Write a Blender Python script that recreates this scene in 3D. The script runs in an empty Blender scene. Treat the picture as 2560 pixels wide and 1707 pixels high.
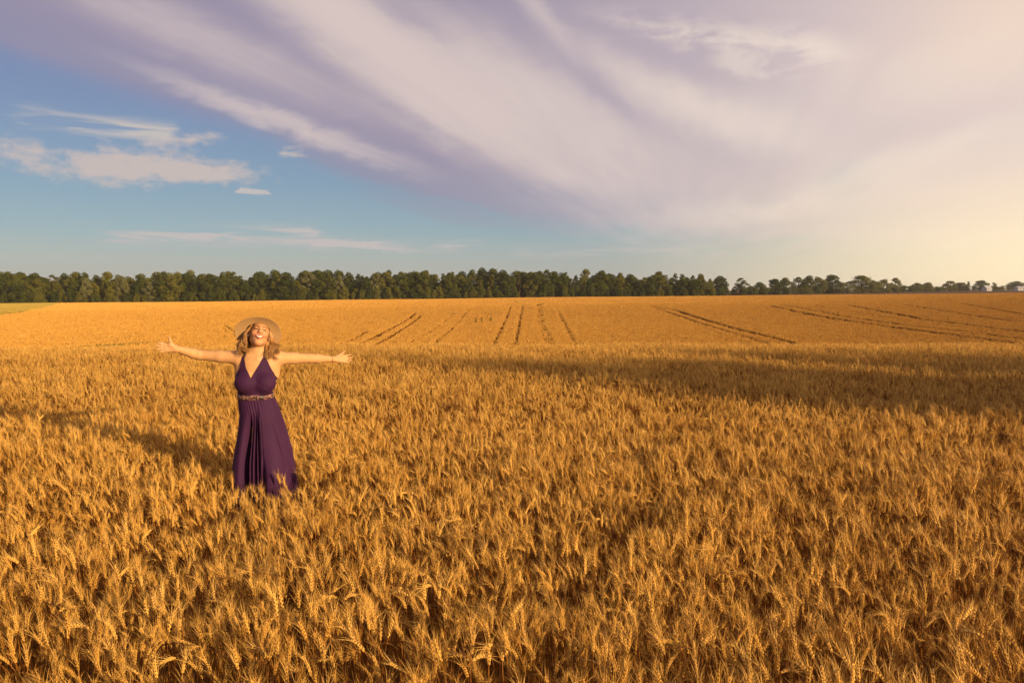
import bpy, math, random
import numpy as np
from mathutils import Matrix, Vector

scene = bpy.context.scene
C = scene.collection
R = math.radians
rng = np.random.default_rng(11)
random.seed(7)

# ------------------------------------------------------------------ camera
cam_data = bpy.data.cameras.new('camera')
cam = bpy.data.objects.new('camera', cam_data)
C.objects.link(cam)
cam_data.sensor_width = 36.0
cam_data.lens = 28.0
cam_data.clip_start = 0.05
cam_data.clip_end = 20000
CAM_Z = 1.87
PITCH = 3.78
cam.location = (0, 0, CAM_Z)
cam.rotation_euler = (R(90 - PITCH), 0, 0)
scene.camera = cam
FPX = 1991.0                       # focal length in photograph pixels (2560 wide)

# ------------------------------------------------------------------ light
SUN_AZ, SUN_EL = 129.0, 11.5       # degrees clockwise from the view direction, degrees above the horizon
sun_data = bpy.data.lights.new('sun', 'SUN')
sun_data.energy = 5.0
sun_data.angle = R(0.55)
sun_data.color = (1.0, 0.73, 0.43)
sun = bpy.data.objects.new('sun', sun_data)
C.objects.link(sun)
sd = Vector((math.sin(R(SUN_AZ)) * math.cos(R(SUN_EL)), math.cos(R(SUN_AZ)) * math.cos(R(SUN_EL)), math.sin(R(SUN_EL))))
sun.rotation_euler = sd.to_track_quat('Z', 'Y').to_euler()
sun.location = sd * 60

scene.view_settings.view_transform = 'Standard'
scene.view_settings.look = 'None'
scene.view_settings.exposure = 0.28
scene.view_settings.gamma = 1.0
scene.view_settings.use_curve_mapping = False
scene.render.engine = 'CYCLES'
scene.cycles.max_bounces = 4
scene.cycles.diffuse_bounces = 2
scene.cycles.transparent_max_bounces = 4
scene.cycles.volume_bounces = 0
scene.cycles.use_adaptive_sampling = True
scene.cycles.adaptive_threshold = 0.015
scene.cycles.adaptive_min_samples = 6


class V:
    """A shader value: arithmetic on it makes Math nodes."""
    nt = None

    def __init__(s, sock):
        s.s = sock

    @staticmethod
    def op(name, *a):
        n = V.nt.nodes.new('ShaderNodeMath')
        n.operation = name
        for i, x in enumerate(a):
            if isinstance(x, V):
                V.nt.links.new(x.s, n.inputs[i])
            else:
                n.inputs[i].default_value = float(x)
        return V(n.outputs[0])

    def __add__(s, o): return V.op('ADD', s, o)
    __radd__ = __add__
    def __sub__(s, o): return V.op('SUBTRACT', s, o)
    def __rsub__(s, o): return V.op('SUBTRACT', o, s)
    def __mul__(s, o): return V.op('MULTIPLY', s, o)
    __rmul__ = __mul__
    def __truediv__(s, o): return V.op('DIVIDE', s, o)
    def __rtruediv__(s, o): return V.op('DIVIDE', o, s)
    def clamp(s): return V.op('MINIMUM', V.op('MAXIMUM', s, 0.0), 1.0)


def vexp(v): return V.op('EXPONENT', v)
def vmax(a, b): return V.op('MAXIMUM', a, b)
def vmin(a, b): return V.op('MINIMUM', a, b)


def vss(x, a, b):                                   # smoothstep
    n = V.nt.nodes.new('ShaderNodeMapRange')
    n.interpolation_type = 'SMOOTHSTEP'
    V.nt.links.new(x.s, n.inputs[0])
    n.inputs[1].default_value = a
    n.inputs[2].default_value = b
    return V(n.outputs[0])


def vgauss(x, c, w):
    d = (x - c) * (1.0 / w)
    return vexp(d * d * -1.0)


def vvec(x, y, z):
    n = V.nt.nodes.new('ShaderNodeCombineXYZ')
    for i, q in enumerate((x, y, z)):
        if isinstance(q, V):
            V.nt.links.new(q.s, n.inputs[i])
        else:
            n.inputs[i].default_value = q
    return n.outputs[0]


def vnoise(vec, scale=1.0, detail=4.0, rough=0.55, dist=0.0):
    n = V.nt.nodes.new('ShaderNodeTexNoise')
    V.nt.links.new(vec, n.inputs['Vector'])
    n.inputs['Scale'].default_value = scale
    n.inputs['Detail'].default_value = detail
    n.inputs['Roughness'].default_value = rough
    n.inputs['Distortion'].default_value = dist
    return V(n.outputs[0])


def vmix(fac, a, b):
    n = V.nt.nodes.new('ShaderNodeMix')
    n.data_type = 'RGBA'
    if isinstance(fac, V):
        V.nt.links.new(fac.s, n.inputs[0])
    else:
        n.inputs[0].default_value = fac
    for i, q in ((6, a), (7, b)):
        if isinstance(q, tuple):
            n.inputs[i].default_value = (*q, 1)
        else:
            V.nt.links.new(q, n.inputs[i])
    return n.outputs[2]


def vmul(a, b, fac=1.0):
    n = V.nt.nodes.new('ShaderNodeMix')
    n.data_type = 'RGBA'
    n.blend_type = 'MULTIPLY'
    n.inputs[0].default_value = fac
    for i, q in ((6, a), (7, b)):
        if isinstance(q, tuple):
            n.inputs[i].default_value = (*q, 1)
        else:
            V.nt.links.new(q, n.inputs[i])
    return n.outputs[2]


# ------------------------------------------------------------------ sky
def sky_dir(px, py):
    """Azimuth and elevation, in degrees, of a point of the sky."""
    a = R(PITCH)
    cx, cy = (px - 1280.0) / FPX, (853.5 - py) / FPX
    d = Vector((cx, math.cos(a) + cy * math.sin(a), -math.sin(a) + cy * math.cos(a))).normalized()
    return math.degrees(math.atan2(d.x, d.y)), math.degrees(math.asin(d.z))


def vcurve(x, pts, lo, hi, ylo, yhi):
    n = V.nt.nodes.new('ShaderNodeFloatCurve')
    cv = n.mapping.curves[0]
    P = [((a - lo) / (hi - lo), (b - ylo) / (yhi - ylo)) for a, b in pts]
    cv.points[0].location = P[0]
    cv.points[1].location = P[-1]
    for p in P[1:-1]:
        cv.points.new(*p)
    n.mapping.update()
    V.nt.links.new(((x - lo) * (1.0 / (hi - lo))).clamp().s, n.inputs['Value'])
    return V(n.outputs[0]) * (yhi - ylo) + ylo


def vstreak(x, y, p0, p1, w0, w1):
    """Soft streak of cloud from p0 to p1, w0 and w1 degrees wide at its ends."""
    (x0, y0), (x1, y1) = sky_dir(*p0), sky_dir(*p1)
    dx, dy = x1 - x0, y1 - y0
    L2 = dx * dx + dy * dy
    rx, ry = x - x0, y - y0
    t = ((rx * dx + ry * dy) * (1.0 / L2)).clamp()
    ex, ey = rx - t * dx, ry - t * dy
    w = t * (w1 - w0) + w0
    return vexp((ex * ex + ey * ey) / (w * w) * -1.0)


def vblob(x, y, pc, pe, wid):
    """Soft oval patch of cloud centred at pc, reaching to pe along its length, wid degrees across."""
    (x0, y0), (x1, y1) = sky_dir(*pc), sky_dir(*pe)
    dx, dy = x1 - x0, y1 - y0
    L = math.hypot(dx, dy)
    rx, ry = x - x0, y - y0
    u = (rx * dx + ry * dy) * (1.0 / (L * L))
    v = (rx * -dy + ry * dx) * (1.0 / (L * wid))
    return vexp((u * u + v * v) * -1.0)


def build_sky():
    w = bpy.data.worlds.new('World')
    scene.world = w
    w.use_nodes = True
    nt = w.node_tree
    V.nt = nt
    bg = nt.nodes['Background']
    sky = nt.nodes.new('ShaderNodeTexSky')
    sky.sky_type = 'NISHITA'
    sky.sun_disc = False
    sky.sun_elevation = R(SUN_EL)
    sky.sun_rotation = R(SUN_AZ)
    sky.ozone_density = 2.0
    sky.dust_density = 1.2
    tc = nt.nodes.new('ShaderNodeTexCoord')
    sep = nt.nodes.new('ShaderNodeSeparateXYZ')
    nt.links.new(tc.outputs['Generated'], sep.inputs[0])
    dx, dy, dz = (V(sep.outputs[i]) for i in range(3))
    el = V.op('ARCSINE', vmin(vmax(dz, -1.0), 1.0)) * 57.29578
    az = V.op('ARCTAN2', dx, dy) * 57.29578
    up = vmax(dz, 0.03)
    # cirrus lies in a high plane: coordinates along and across its streaks
    pa = (dx * 0.966 - dy * 0.259) / up
    pb = (dx * 0.259 + dy * 0.966) / up
    fine = vnoise(vvec(pa * 2.2, pb * 0.20, 0.0), 1.0, 5.0, 0.55, 0.25)
    broad = vnoise(vvec(pa * 0.9, pb * 0.20, 7.0), 1.0, 3.0, 0.5)
    lump = vnoise(vvec(az * 0.30, el * 0.80, 1.5), 1.0, 5.0, 0.60, 0.5)
    bar = vnoise(vvec(az * 0.15, el * 1.5, 9.5), 1.0, 4.0, 0.6, 0.5)
    fibre = vnoise(vvec(pa * 7.0, pb * 0.45, 2.0), 1.0, 4.0, 0.6)
    wx = az + (broad - 0.5) * 5.0 + (fine - 0.5) * 3.0
    wy = el + (broad - 0.5) * -3.2 + (lump - 0.5) * 1.6

    # the veil: everything above a slanting lower edge
    edge = vcurve(az, [(-60, 24)] + [sky_dir(*p) for p in ((0, 150), (200, 215), (450, 290), (650, 350), (800, 432), (1000, 520), (1150, 566), (1400, 588), (1650, 605), (1900, 625), (2560, 660))] + [(60, 1.0)], -60, 60, 0, 25)
    depth = el - edge + (fine - 0.5) * 1.6 + (broad - 0.5) * 1.6
    veil = vss(depth, -0.5, 1.7)
    hole = vblob(wx, wy, (2130, 450), (2210, 430), 1.3)
    gap = vstreak(wx, wy, (880, 455), (1250, 540), 0.55, 0.4) * 0.5
    veil = veil * (1.0 - hole * 0.55) * (1.0 - gap)
    E = lambda *q: vblob(wx, wy, *q)
    lit = E((1020, 170), (1400, 430), 2.0) * 0.95 + E((830, 30), (1100, 220), 1.7) * 0.75
    lit = lit + E((1330, 260), (1660, 420), 2.6) * 0.95 + E((1230, 330), (1500, 440), 1.3) * 0.35
    lit = lit + E((730, 315), (960, 395), 0.55) * 0.80 + E((520, 110), (900, 270), 1.3) * 0.38
    lit = lit + E((1800, 285), (2050, 365), 1.5) * 0.75 + E((1640, 210), (1780, 290), 0.9) * 0.6
    lit = lit + E((1370, 40), (1450, 130), 0.6) * 0.35 + E((2300, 180), (2700, 60), 2.2) * 0.35 + E((2250, 420), (2650, 330), 1.2) * 0.35 + E((1950, 520), (2300, 470), 0.9) * 0.3
    frag = vss(lump * 0.55 + fine * 0.45, 0.40, 0.62)
    wisp = (E((1800, 85), (2020, 115), 0.75) + E((2030, 120), (2110, 135), 0.9) * 0.8 + E((1890, 165), (1990, 190), 0.65) * 0.7) * frag
    dim = E((1530, 240), (1680, 350), 0.8) + E((1730, 190), (1880, 230), 1.0) * 0.8 + E((1050, 60), (1180, 130), 0.9) * 0.7
    dim = dim.clamp()
    lit = lit * (0.55 + 0.70 * vss(fine * 0.5 + broad * 0.5, 0.30, 0.66)) * (1.0 - dim * 0.75)
    lit = lit * (0.80 + 0.40 * vss(fibre, 0.25, 0.75))
    lit = 1.0 - vexp((lit + wisp * 1.2) * -1.9)
    # small heaps low on the left and thin bars above the wood
    T = lambda *q: vstreak(az + (lump - 0.5) * 3.2, el + (bar - 0.5) * 0.9, *q)
    B = lambda *q: vblob(az + (lump - 0.5) * 3.0, el + (lump - 0.5) * -1.2 + (bar - 0.5) * 0.8, *q)
    puff = B((270, 420), (500, 430), 1.25) + B((520, 425), (690, 435), 0.8) * 0.95 + B((460, 350), (570, 340), 0.6) * 0.85
    puff = puff + B((735, 385), (785, 385), 0.35) * 0.7 + B((20, 370), (110, 385), 0.9) * 0.6
    heap = vnoise(vvec(az * 0.75, el * 1.25, 5.5), 1.0, 5.0, 0.6)
    puff = vss(puff + (heap - 0.5) * 1.5 + (lump - 0.5) * 0.5, 0.30, 1.10)
    thin = vmax(T((60, 290), (420, 330), 0.5, 0.5), T((250, 590), (780, 585), 0.35, 0.6))
    thin = vmax(thin, T((780, 605), (1200, 615), 0.45, 0.35))
    thin = vmax(thin, T((200, 560), (270, 564), 0.18, 0.12) * 1.2)
    thin = vmax(thin, T((610, 474), (680, 478), 0.16, 0.12) * 1.3)
    thin = vmax(thin, T((1300, 625), (1800, 625), 0.3, 0.3) * 0.7)
    thin = (thin * (0.05 + 1.2 * vss(bar, 0.38, 0.62)) * 1.15).clamp()

    # colours: blue away from the sun, whiter and warmer on the sun's side
    sunward = vss(az, -10.0, 38.0)
    rp = nt.nodes.new('ShaderNodeValToRGB')
    cr = rp.color_ramp
    stops = [(0.0, (0.56, 0.54, 0.50)), (2.0, (0.48, 0.51, 0.50)), (4.0, (0.33, 0.44, 0.50)), (7.0, (0.245, 0.345, 0.460)), (12.0, (0.215, 0.260, 0.420)), (20.0, (0.17, 0.195, 0.38)), (45.0, (0.10, 0.14, 0.32))]
    cr.elements[0].position, cr.elements[0].color = 0.0, (*stops[0][1], 1)
    cr.elements[1].position, cr.elements[1].color = 1.0, (*stops[-1][1], 1)
    for e_, c_ in stops[1:-1]:
        cr.elements.new(e_ / 45.0).color = (*c_, 1)
    nt.links.new((el * (1 / 45.0)).clamp().s, rp.inputs[0])
    clear = vmix(0.70, vmul(sky.outputs[0], (0.10, 0.108, 0.125)), rp.outputs[0])
    shade = vmix(sunward, (0.355, 0.300, 0.400), (0.78, 0.64, 0.62))
    light = vmix(sunward, (0.780, 0.640, 0.585), (0.95, 0.82, 0.71))
    col = vmix(veil * (0.60 + 0.25 * vss(depth, 0.5, 5.0) + 0.15 * sunward), clear, shade)
    col = vmix(lit * 0.85, col, light)
    col = vmix(puff * 0.82, col, (0.66, 0.54, 0.49))
    col = vmix(thin, col, (0.56, 0.52, 0.51))
    glow = vss(az, 4.0, 38.0) * (0.08 + 0.92 * (1.0 - vss(el, 0.3, 11.0)))
    col = vmix(glow * 0.92, col, (1.22, 0.98, 0.62))
    peach = vblob(az, el, (2620, -20), (2250, 120), 4.5)
    col = vmix(peach * 0.34, col, (1.05, 0.76, 0.52))
    nt.links.new(col, bg.inputs[0])
    bg.inputs[1].default_value = 0.79
    w.cycles.sampling_method = 'NONE'


build_sky()


# ------------------------------------------------------------------ helpers
def mesh_obj(name, verts, faces, mat, parent=None, smooth=False, link=True):
    me = bpy.data.meshes.new(name)
    me.from_pydata([tuple(v) for v in verts], [], [tuple(f) for f in faces])
    me.update()
    if smooth:
        me.polygons.foreach_set('use_smooth', [True] * len(me.polygons))
    if mat:
        me.materials.append(mat)
    o = bpy.data.objects.new(name, me)
    if link:
        C.objects.link(o)
    if parent:
        o.parent = parent
    return o


def obj_from_mesh(name, me, parent=None):
    o = bpy.data.objects.new(name, me)
    C.objects.link(o)
    if parent:
        o.parent = parent
    return o


def empty(name, loc=(0, 0, 0), rz=0.0):
    o = bpy.data.objects.new(name, None)
    o.empty_display_size = 0.1
    C.objects.link(o)
    o.location = loc
    o.rotation_euler = (0, 0, rz)
    return o


def tag(o, label=None, cat=None, group=None, kind=None):
    if label: o['label'] = label
    if cat: o['category'] = cat
    if group: o['group'] = group
    if kind: o['kind'] = kind
    return o


class MB:
    def __init__(s):
        s.v, s.f, s.m, s.n = [], [], [], 0

    def add(s, verts, faces, mi=0):
        b = s.n
        s.v.extend([tuple(map(float, q)) for q in verts])
        s.n += len(verts)
        s.f.extend([tuple(i + b for i in f) for f in faces])
        s.m.extend([mi] * len(faces))

    def tube(s, pts, rad, sides=5, mi=0, cap=True):
        pts = [np.asarray(p, float) for p in pts]
        n = len(pts)
        rings = []
        up = np.array([0.31, 0.17, 0.93])
        for i, p in enumerate(pts):
            t = pts[min(i + 1, n - 1)] - pts[max(i - 1, 0)]
            t = t / (np.linalg.norm(t) + 1e-12)
            u = np.cross(t, up)
            if np.linalg.norm(u) < 0.05:
                u = np.cross(t, np.array([1.0, 0, 0]))
            u /= np.linalg.norm(u)
            w = np.cross(t, u)
            r = rad[i] if hasattr(rad, '__len__') else rad
            for k in range(sides):
                a = 2 * math.pi * k / sides
                rings.append(p + r * (u * math.cos(a) + w * math.sin(a)))
        fs = []
        for i in range(n - 1):
            for k in range(sides):
                k2 = (k + 1) % sides
                fs.append((i * sides + k, i * sides + k2, (i + 1) * sides + k2, (i + 1) * sides + k))
        if cap:
            fs.append(tuple(range(sides))[::-1])
            fs.append(tuple((n - 1) * sides + k for k in range(sides)))
        s.add(rings, fs, mi)

    def box(s, lo, hi, mi=0):
        x0, y0, z0 = lo
        x1, y1, z1 = hi
        s.add([(x0, y0, z0), (x1, y0, z0), (x1, y1, z0), (x0, y1, z0), (x0, y0, z1), (x1, y0, z1), (x1, y1, z1), (x0, y1, z1)],
              [(0, 3, 2, 1), (4, 5, 6, 7), (0, 1, 5, 4), (1, 2, 6, 5), (2, 3, 7, 6), (3, 0, 4, 7)], mi)

    def mesh(s, name, mats, smooth=False):
        me = bpy.data.meshes.new(name)
        me.from_pydata(s.v, [], s.f)
        for m in (mats if isinstance(mats, (list, tuple)) else [mats]):
            me.materials.append(m)
        me.polygons.foreach_set('material_index', s.m)
        if smooth:
            me.polygons.foreach_set('use_smooth', [True] * len(me.polygons))
        me.update()
        return me

    def build(s, name, mats, parent=None, smooth=False):
        return obj_from_mesh(name, s.mesh(name, mats, smooth), parent)


def new_mat(name, rough=0.7, spec=0.3):
    m = bpy.data.materials.new(name)
    m.use_nodes = True
    b = m.node_tree.nodes['Principled BSDF']
    b.inputs['Roughness'].default_value = rough
    b.inputs['Specular IOR Level'].default_value = spec
    V.nt = m.node_tree
    return m, m.node_tree, b


def var_mat(name, c1, c2, rough=0.7, spec=0.25, noise=0.0, translucent=0.0, hue_noise=True):
    """Colour varies from thing to thing between c1 and c2 and, finely, within a thing."""
    m, nt, b = new_mat(name, rough, spec)
    oi = nt.nodes.new('ShaderNodeObjectInfo')
    fac = V(oi.outputs['Random'])
    if noise:
        tc = nt.nodes.new('ShaderNodeTexCoord')
        fac = (fac * 0.7 + (vnoise(tc.outputs['Object'], noise, 3.0) - 0.35) * 1.0).clamp()
    col = vmix(fac, c1, c2)
    nt.links.new(col, b.inputs['Base Color'])
    if translucent:
        tr = nt.nodes.new('ShaderNodeBsdfTranslucent')
        nt.links.new(col, tr.inputs[0])
        mx = nt.nodes.new('ShaderNodeMixShader')
        mx.inputs[0].default_value = translucent
        nt.links.new(b.outputs[0], mx.inputs[1])
        nt.links.new(tr.outputs[0], mx.inputs[2])
        nt.links.new(mx.outputs[0], nt.nodes['Material Output'].inputs[0])
    return m


def noise_mat(name, c1, c2, scale, rough=0.8, spec=0.2, bump=0.0, detail=5.0, stretch=(1, 1, 1)):
    m, nt, b = new_mat(name, rough, spec)
    tc = nt.nodes.new('ShaderNodeTexCoord')
    mp = nt.nodes.new('ShaderNodeMapping')
    mp.inputs['Scale'].default_value = stretch
    nt.links.new(tc.outputs['Object'], mp.inputs[0])
    f = vnoise(mp.outputs[0], scale, detail, 0.6)
    col = vmix(vss(f, 0.3, 0.7), c1, c2)
    nt.links.new(col, b.inputs['Base Color'])
    if bump:
        bp = nt.nodes.new('ShaderNodeBump')
        bp.inputs['Strength'].default_value = bump
        bp.inputs['Distance'].default_value = 0.02
        nt.links.new(f.s, bp.inputs['Height'])
        nt.links.new(bp.outputs[0], b.inputs['Normal'])
    return m


def ss(x, a, b):
    t = np.clip((np.asarray(x, float) - a) / (b - a), 0, 1)
    return t * t * (3 - 2 * t)


# ------------------------------------------------------------------ terrain
PY = np.array([-3000, -60, -10, 0, 14, 18, 22, 30, 40, 50, 62, 80, 98, 115, 128, 140, 152, 200, 330, 450, 900, 3000, 9000], float)
PZ = np.array([1.0, 0.6, 0.05, 0, 0, -0.02, -0.16, -1.2, -2.3, -2.75, -2.76, -2.66, -2.42, -1.85, -1.5, -1.37, -1.33, -1.58, -2.4, -2.9, -3.9, -8.0, -20.0], float)
_h = np.diff(PY)
_d = np.diff(PZ) / _h
_m = np.zeros(len(PY))
_m[1:-1] = np.where(_d[:-1] * _d[1:] > 0, 2 * _d[:-1] * _d[1:] / (_d[:-1] + _d[1:] + 1e-12), 0)
_m[0], _m[-1] = _d[0], _d[-1]


def ground_z(x, y):
    x = np.asarray(x, float)
    y = np.asarray(y, float)
    i = np.clip(np.searchsorted(PY, y) - 1, 0, len(PY) - 2)
    h = _h[i]
    t = np.clip((y - PY[i]) / h, 0, 1)
    z = ((1 + 2 * t) * (1 - t) ** 2) * PZ[i] + t * (1 - t) ** 2 * h * _m[i] + t * t * (3 - 2 * t) * PZ[i + 1] + t * t * (t - 1) * h * _m[i + 1]
    tilt = 0.0105 * 400 * np.tanh(x / 400) * ss(y, 40, 160)
    left = -0.010 * np.maximum(-x - 2, 0) * ss(y, 8, 20) * (1 - ss(y, 40, 90))
    und = 0.03 * np.sin(x * 0.7 + 1.3 * np.sin(y * 0.23)) * np.sin(y * 0.55 + 0.8) * (1 - ss(y, 18, 30))
    far = 0.12 * np.sin(x * 0.045 + 0.7) * np.sin(y * 0.06 + x * 0.013) * ss(y, 60, 120)
    return z + tilt + left + und + far


def at(px, depth):                                   # world X of a photograph column at a depth
    return (px - 1280.0) / FPX * depth


# ground sheet out to the horizon
def axis(vals):
    return np.unique(np.concatenate(vals))


gx = axis([np.linspace(-30, 30, 81), np.linspace(-30, -250, 60), np.linspace(30, 250, 60), np.linspace(250, 1500, 60), np.linspace(-250, -1500, 60), np.array([-9000, -5000, -2500, 2500, 5000, 9000.])])
gy = axis([np.linspace(-40, 60, 161), np.linspace(60, 350, 160), np.linspace(350, 1500, 60), np.array([-3000, -1500, -600, -250, -100, -60, 2200, 3500, 6000, 9000.])])
GX, GY = np.meshgrid(gx, gy, indexing='ij')
GZ = ground_z(GX, GY)


def grid_faces(nu, nv, wrap=False):
    fs = []
    for i in range(nu if wrap else nu - 1):
        i2 = (i + 1) % nu
        for j in range(nv - 1):
            fs.append((i * nv + j, i2 * nv + j, i2 * nv + j + 1, i * nv + j + 1))
    return fs


m_soil = noise_mat('soil with straw litter', (0.055, 0.022, 0.006), (0.16, 0.075, 0.020), 1.3, 0.95, 0.1, 0.4, 8.0)
ground = mesh_obj('ground', np.stack([GX, GY, GZ], -1).reshape(-1, 3), grid_faces(len(gx), len(gy)), m_soil, smooth=True)
tag(ground, kind='structure')

# mown grass field at the left, in front of the wood
m_grass_field = noise_mat('mown grass', (0.46, 0.34, 0.06), (0.60, 0.44, 0.10), 0.25, 0.9, 0.15, 0.2, 6.0, (1, 0.3, 1))
_e = np.array([(-74.3, 115.6), (-76.3, 124.6), (-88.8, 151.2), (-173.5, 306.0)])
vs, fs = [], []
for i in range(40):
    t = i / 39
    ex, ey = np.interp(t * 3, [0, 1, 2, 3], _e[:, 0]), np.interp(t * 3, [0, 1, 2, 3], _e[:, 1])
    for j in range(20):
        q = j / 19
        x, y = ex + (-260 - ex) * q ** 1.5, ey
        vs.append((x, y, float(ground_z(x, y)) + 0.34 * min(1, q * 12 + 0.15)))
mown = mesh_obj('mown_field', vs, [f[::-1] for f in grid_faces(40, 20)], m_grass_field, smooth=True)
tag(mown, kind='structure')

# ------------------------------------------------------------------ wheat
def straw_mat(name, c1, c2, rough, spec, noise=0.0, translucent=0.0):
    """Straw colour: differs from stalk to stalk (attribute tone) and from patch to patch."""
    m, nt, b = new_mat(name, rough, spec)
    at_ = nt.nodes.new('ShaderNodeAttribute')
    at_.attribute_name = 'tone'
    oi = nt.nodes.new('ShaderNodeObjectInfo')
    f = V(at_.outputs['Fac']) * 0.8 + V(oi.outputs['Random']) * 0.25
    if noise:
        tc = nt.nodes.new('ShaderNodeTexCoord')
        f = f + (vnoise(tc.outputs['Object'], noise, 2.0) - 0.5) * 0.7
    col = vmix(f.clamp(), c1, c2)
    nt.links.new(col, b.inputs['Base Color'])
    if translucent:
        tr = nt.nodes.new('ShaderNodeBsdfTranslucent')
        nt.links.new(col, tr.inputs[0])
        mx = nt.nodes.new('ShaderNodeMixShader')
        mx.inputs[0].default_value = translucent
        nt.links.new(b.outputs[0], mx.inputs[1])
        nt.links.new(tr.outputs[0], mx.inputs[2])
        nt.links.new(mx.outputs[0], nt.nodes['Material Output'].inputs[0])
    return m


m_ear = straw_mat('wheat ear', (0.40, 0.180, 0.020), (0.92, 0.540, 0.112), 0.6, 0.25, 70.0)
m_awn = straw_mat('wheat awn', (0.52, 0.25, 0.032), (0.86, 0.50, 0.110), 0.5, 0.35)
m_stem = straw_mat('wheat stem', (0.21, 0.066, 0.007), (0.50, 0.20, 0.025), 0.55, 0.3)
m_leaf = straw_mat('dry wheat leaf', (0.19, 0.068, 0.010), (0.46, 0.22, 0.040), 0.7, 0.2, 0, 0.2)
WM = [m_ear, m_awn, m_stem, m_leaf]


def stalk_curve(r, height, nod, lean, ear_len):
    L = height
    for _ in range(6):
        n = 60
        s = np.linspace(0, 1, n)
        ang = lean * s + nod * np.clip((s - 0.45) / 0.55, 0, 1) ** 2.2
        ds = L / (n - 1)
        p = np.zeros((n, 3))
        p[1:, 0] = np.cumsum(np.sin(ang[:-1]) * ds)
        p[1:, 2] = np.cumsum(np.cos(ang[:-1]) * ds)
        L *= height / max(p[:, 2].max(), 0.2)
    ne = max(8, int(n * ear_len / L))
    wob = 0.006 * np.sin(s * 7 + r.random() * 6)
    p[:, 1] += wob
    return p, n - ne


def make_stalk(seed, height, nod, lean, detail=2):
    """Returns four mesh builders: stem, ear, awns, leaves."""
    r = np.random.default_rng(seed)
    el = r.uniform(0.066, 0.088)
    p, k = stalk_curve(r, height, nod, lean, el)
    stem, ear, awn, leaf = MB(), MB(), MB(), MB()
    idx = np.unique(np.concatenate([np.linspace(0, 27, 3 if detail > 1 else 2).astype(int), np.linspace(27, k + 2, 7 if detail > 1 else 4).astype(int)]))
    stem.tube([p[i] for i in idx], [0.0021 - 0.0009 * i / 60 for i in idx], 4 if detail > 1 else 3, 2, False)
    node = 11 if detail > 1 else 6
    e = p[k:]
    roll0 = r.uniform(0, math.pi)
    for i in range(node):
        t = i / (node - 1)
        q = t * (len(e) - 1.001) * 0.90
        a0 = int(q)
        c = e[a0] + (e[min(a0 + 1, len(e) - 1)] - e[a0]) * (q - a0)
        d = e[min(a0 + 2, len(e) - 1)] - e[max(a0 - 2, 0)]
        d /= np.linalg.norm(d)
        u = np.cross(d, [0, 1, 0.05])
        u /= np.linalg.norm(u)
        w = np.cross(d, u)
        size = 1.0 - 0.30 * t - 0.22 * max(0, 1 - t * 5)
        for j in range(3 if detail > 1 else 2):
            ra = roll0 + (i % 2) * math.pi + (j - 1) * 1.15 + r.normal(0, 0.12)
            if detail < 2:
                ra = roll0 + j * math.pi + (i % 2) * math.pi / 2
            o = u * math.cos(ra) + w * math.sin(ra)
            ax = d * math.cos(0.30) + o * math.sin(0.30)
            sl, sw = 0.0150 * size * r.uniform(0.9, 1.12) * (1.0 if detail > 1 else 1.35), 0.0041 * size * (1.0 if detail > 1 else 1.35)
            b0 = c + o * 0.0016
            v2 = np.cross(ax, o)
            v2 /= np.linalg.norm(v2)
            v1 = np.cross(v2, ax)
            ring = [b0 + ax * sl * 0.42 + (v1 * math.cos(h) * 0.9 + v2 * math.sin(h)) * sw for h in np.arange(4 if detail > 1 else 3) * (2 * math.pi / (4 if detail > 1 else 3))]
            tip = b0 + ax * sl
            m = len(ring)
            ear.add([b0] + ring + [tip], [(0, 1 + (x + 1) % m, 1 + x) for x in range(m)] + [(m + 1, 1 + x, 1 + (x + 1) % m) for x in range(m)], 0)
            if r.random() < (0.66 if detail > 1 else 0.5):
                al = r.uniform(0.045, 0.070) * (1 - 0.15 * t)
                sp = r.uniform(0.12, 0.42)
                ad = d * math.cos(sp) + o * math.sin(sp) + r.normal(0, 0.07, 3)
                ad /= np.linalg.norm(ad)
                wd = np.cross(ad, r.normal(0, 1, 3))
                wd /= np.linalg.norm(wd)
                bw = 0.00055 if detail > 1 else 0.0009
                mid = tip + ad * al * 0.55 + o * 0.002
                awn.add([tip - wd * bw, tip + wd * bw, mid + wd * bw * 0.7, mid - wd * bw * 0.7, tip + ad * al + o * 0.007], [(0, 1, 2, 3), (3, 2, 4)], 1)
    for _ in range(1):
        s0 = r.uniform(0.25, 0.62)
        b0 = p[int(s0 * 59)]
        a = r.uniform(0, 6.28)
        dr = np.array([math.cos(a), math.sin(a), 0])
        ll, wv, nseg = r.uniform(0.10, 0.19), r.uniform(0.003, 0.0055), 6 if detail > 1 else 4
        pts = []
        th = r.uniform(0.15, 0.5)
        pos = b0.copy()
        tw = r.uniform(-2.5, 2.5)
        for i in range(nseg):
            t = i / (nseg - 1)
            ww = wv * (1 - t ** 2.2) + 0.0004
            sd_ = np.cross(dr, [0, 0, 1.0]) * math.cos(tw * t) + np.array([0, 0, 1.0]) * math.sin(tw * t) * 0.8
            pts += [pos + sd_ * ww, pos - sd_ * ww]
            th += r.uniform(0.25, 0.75) * (5 / nseg)
            pos = pos + (dr * math.sin(th) + np.array([0, 0, math.cos(th)])) * ll / nseg
        leaf.add(pts, [(2 * i, 2 * i + 1, 2 * i + 3, 2 * i + 2) for i in range(nseg - 1)], 3)
    return stem, ear, awn, leaf


def set_tone(me, tone):
    a = me.attributes.new('tone', 'FLOAT', 'FACE')
    a.data.foreach_set('value', tone if hasattr(tone, '__len__') else [tone] * len(me.polygons))


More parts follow.
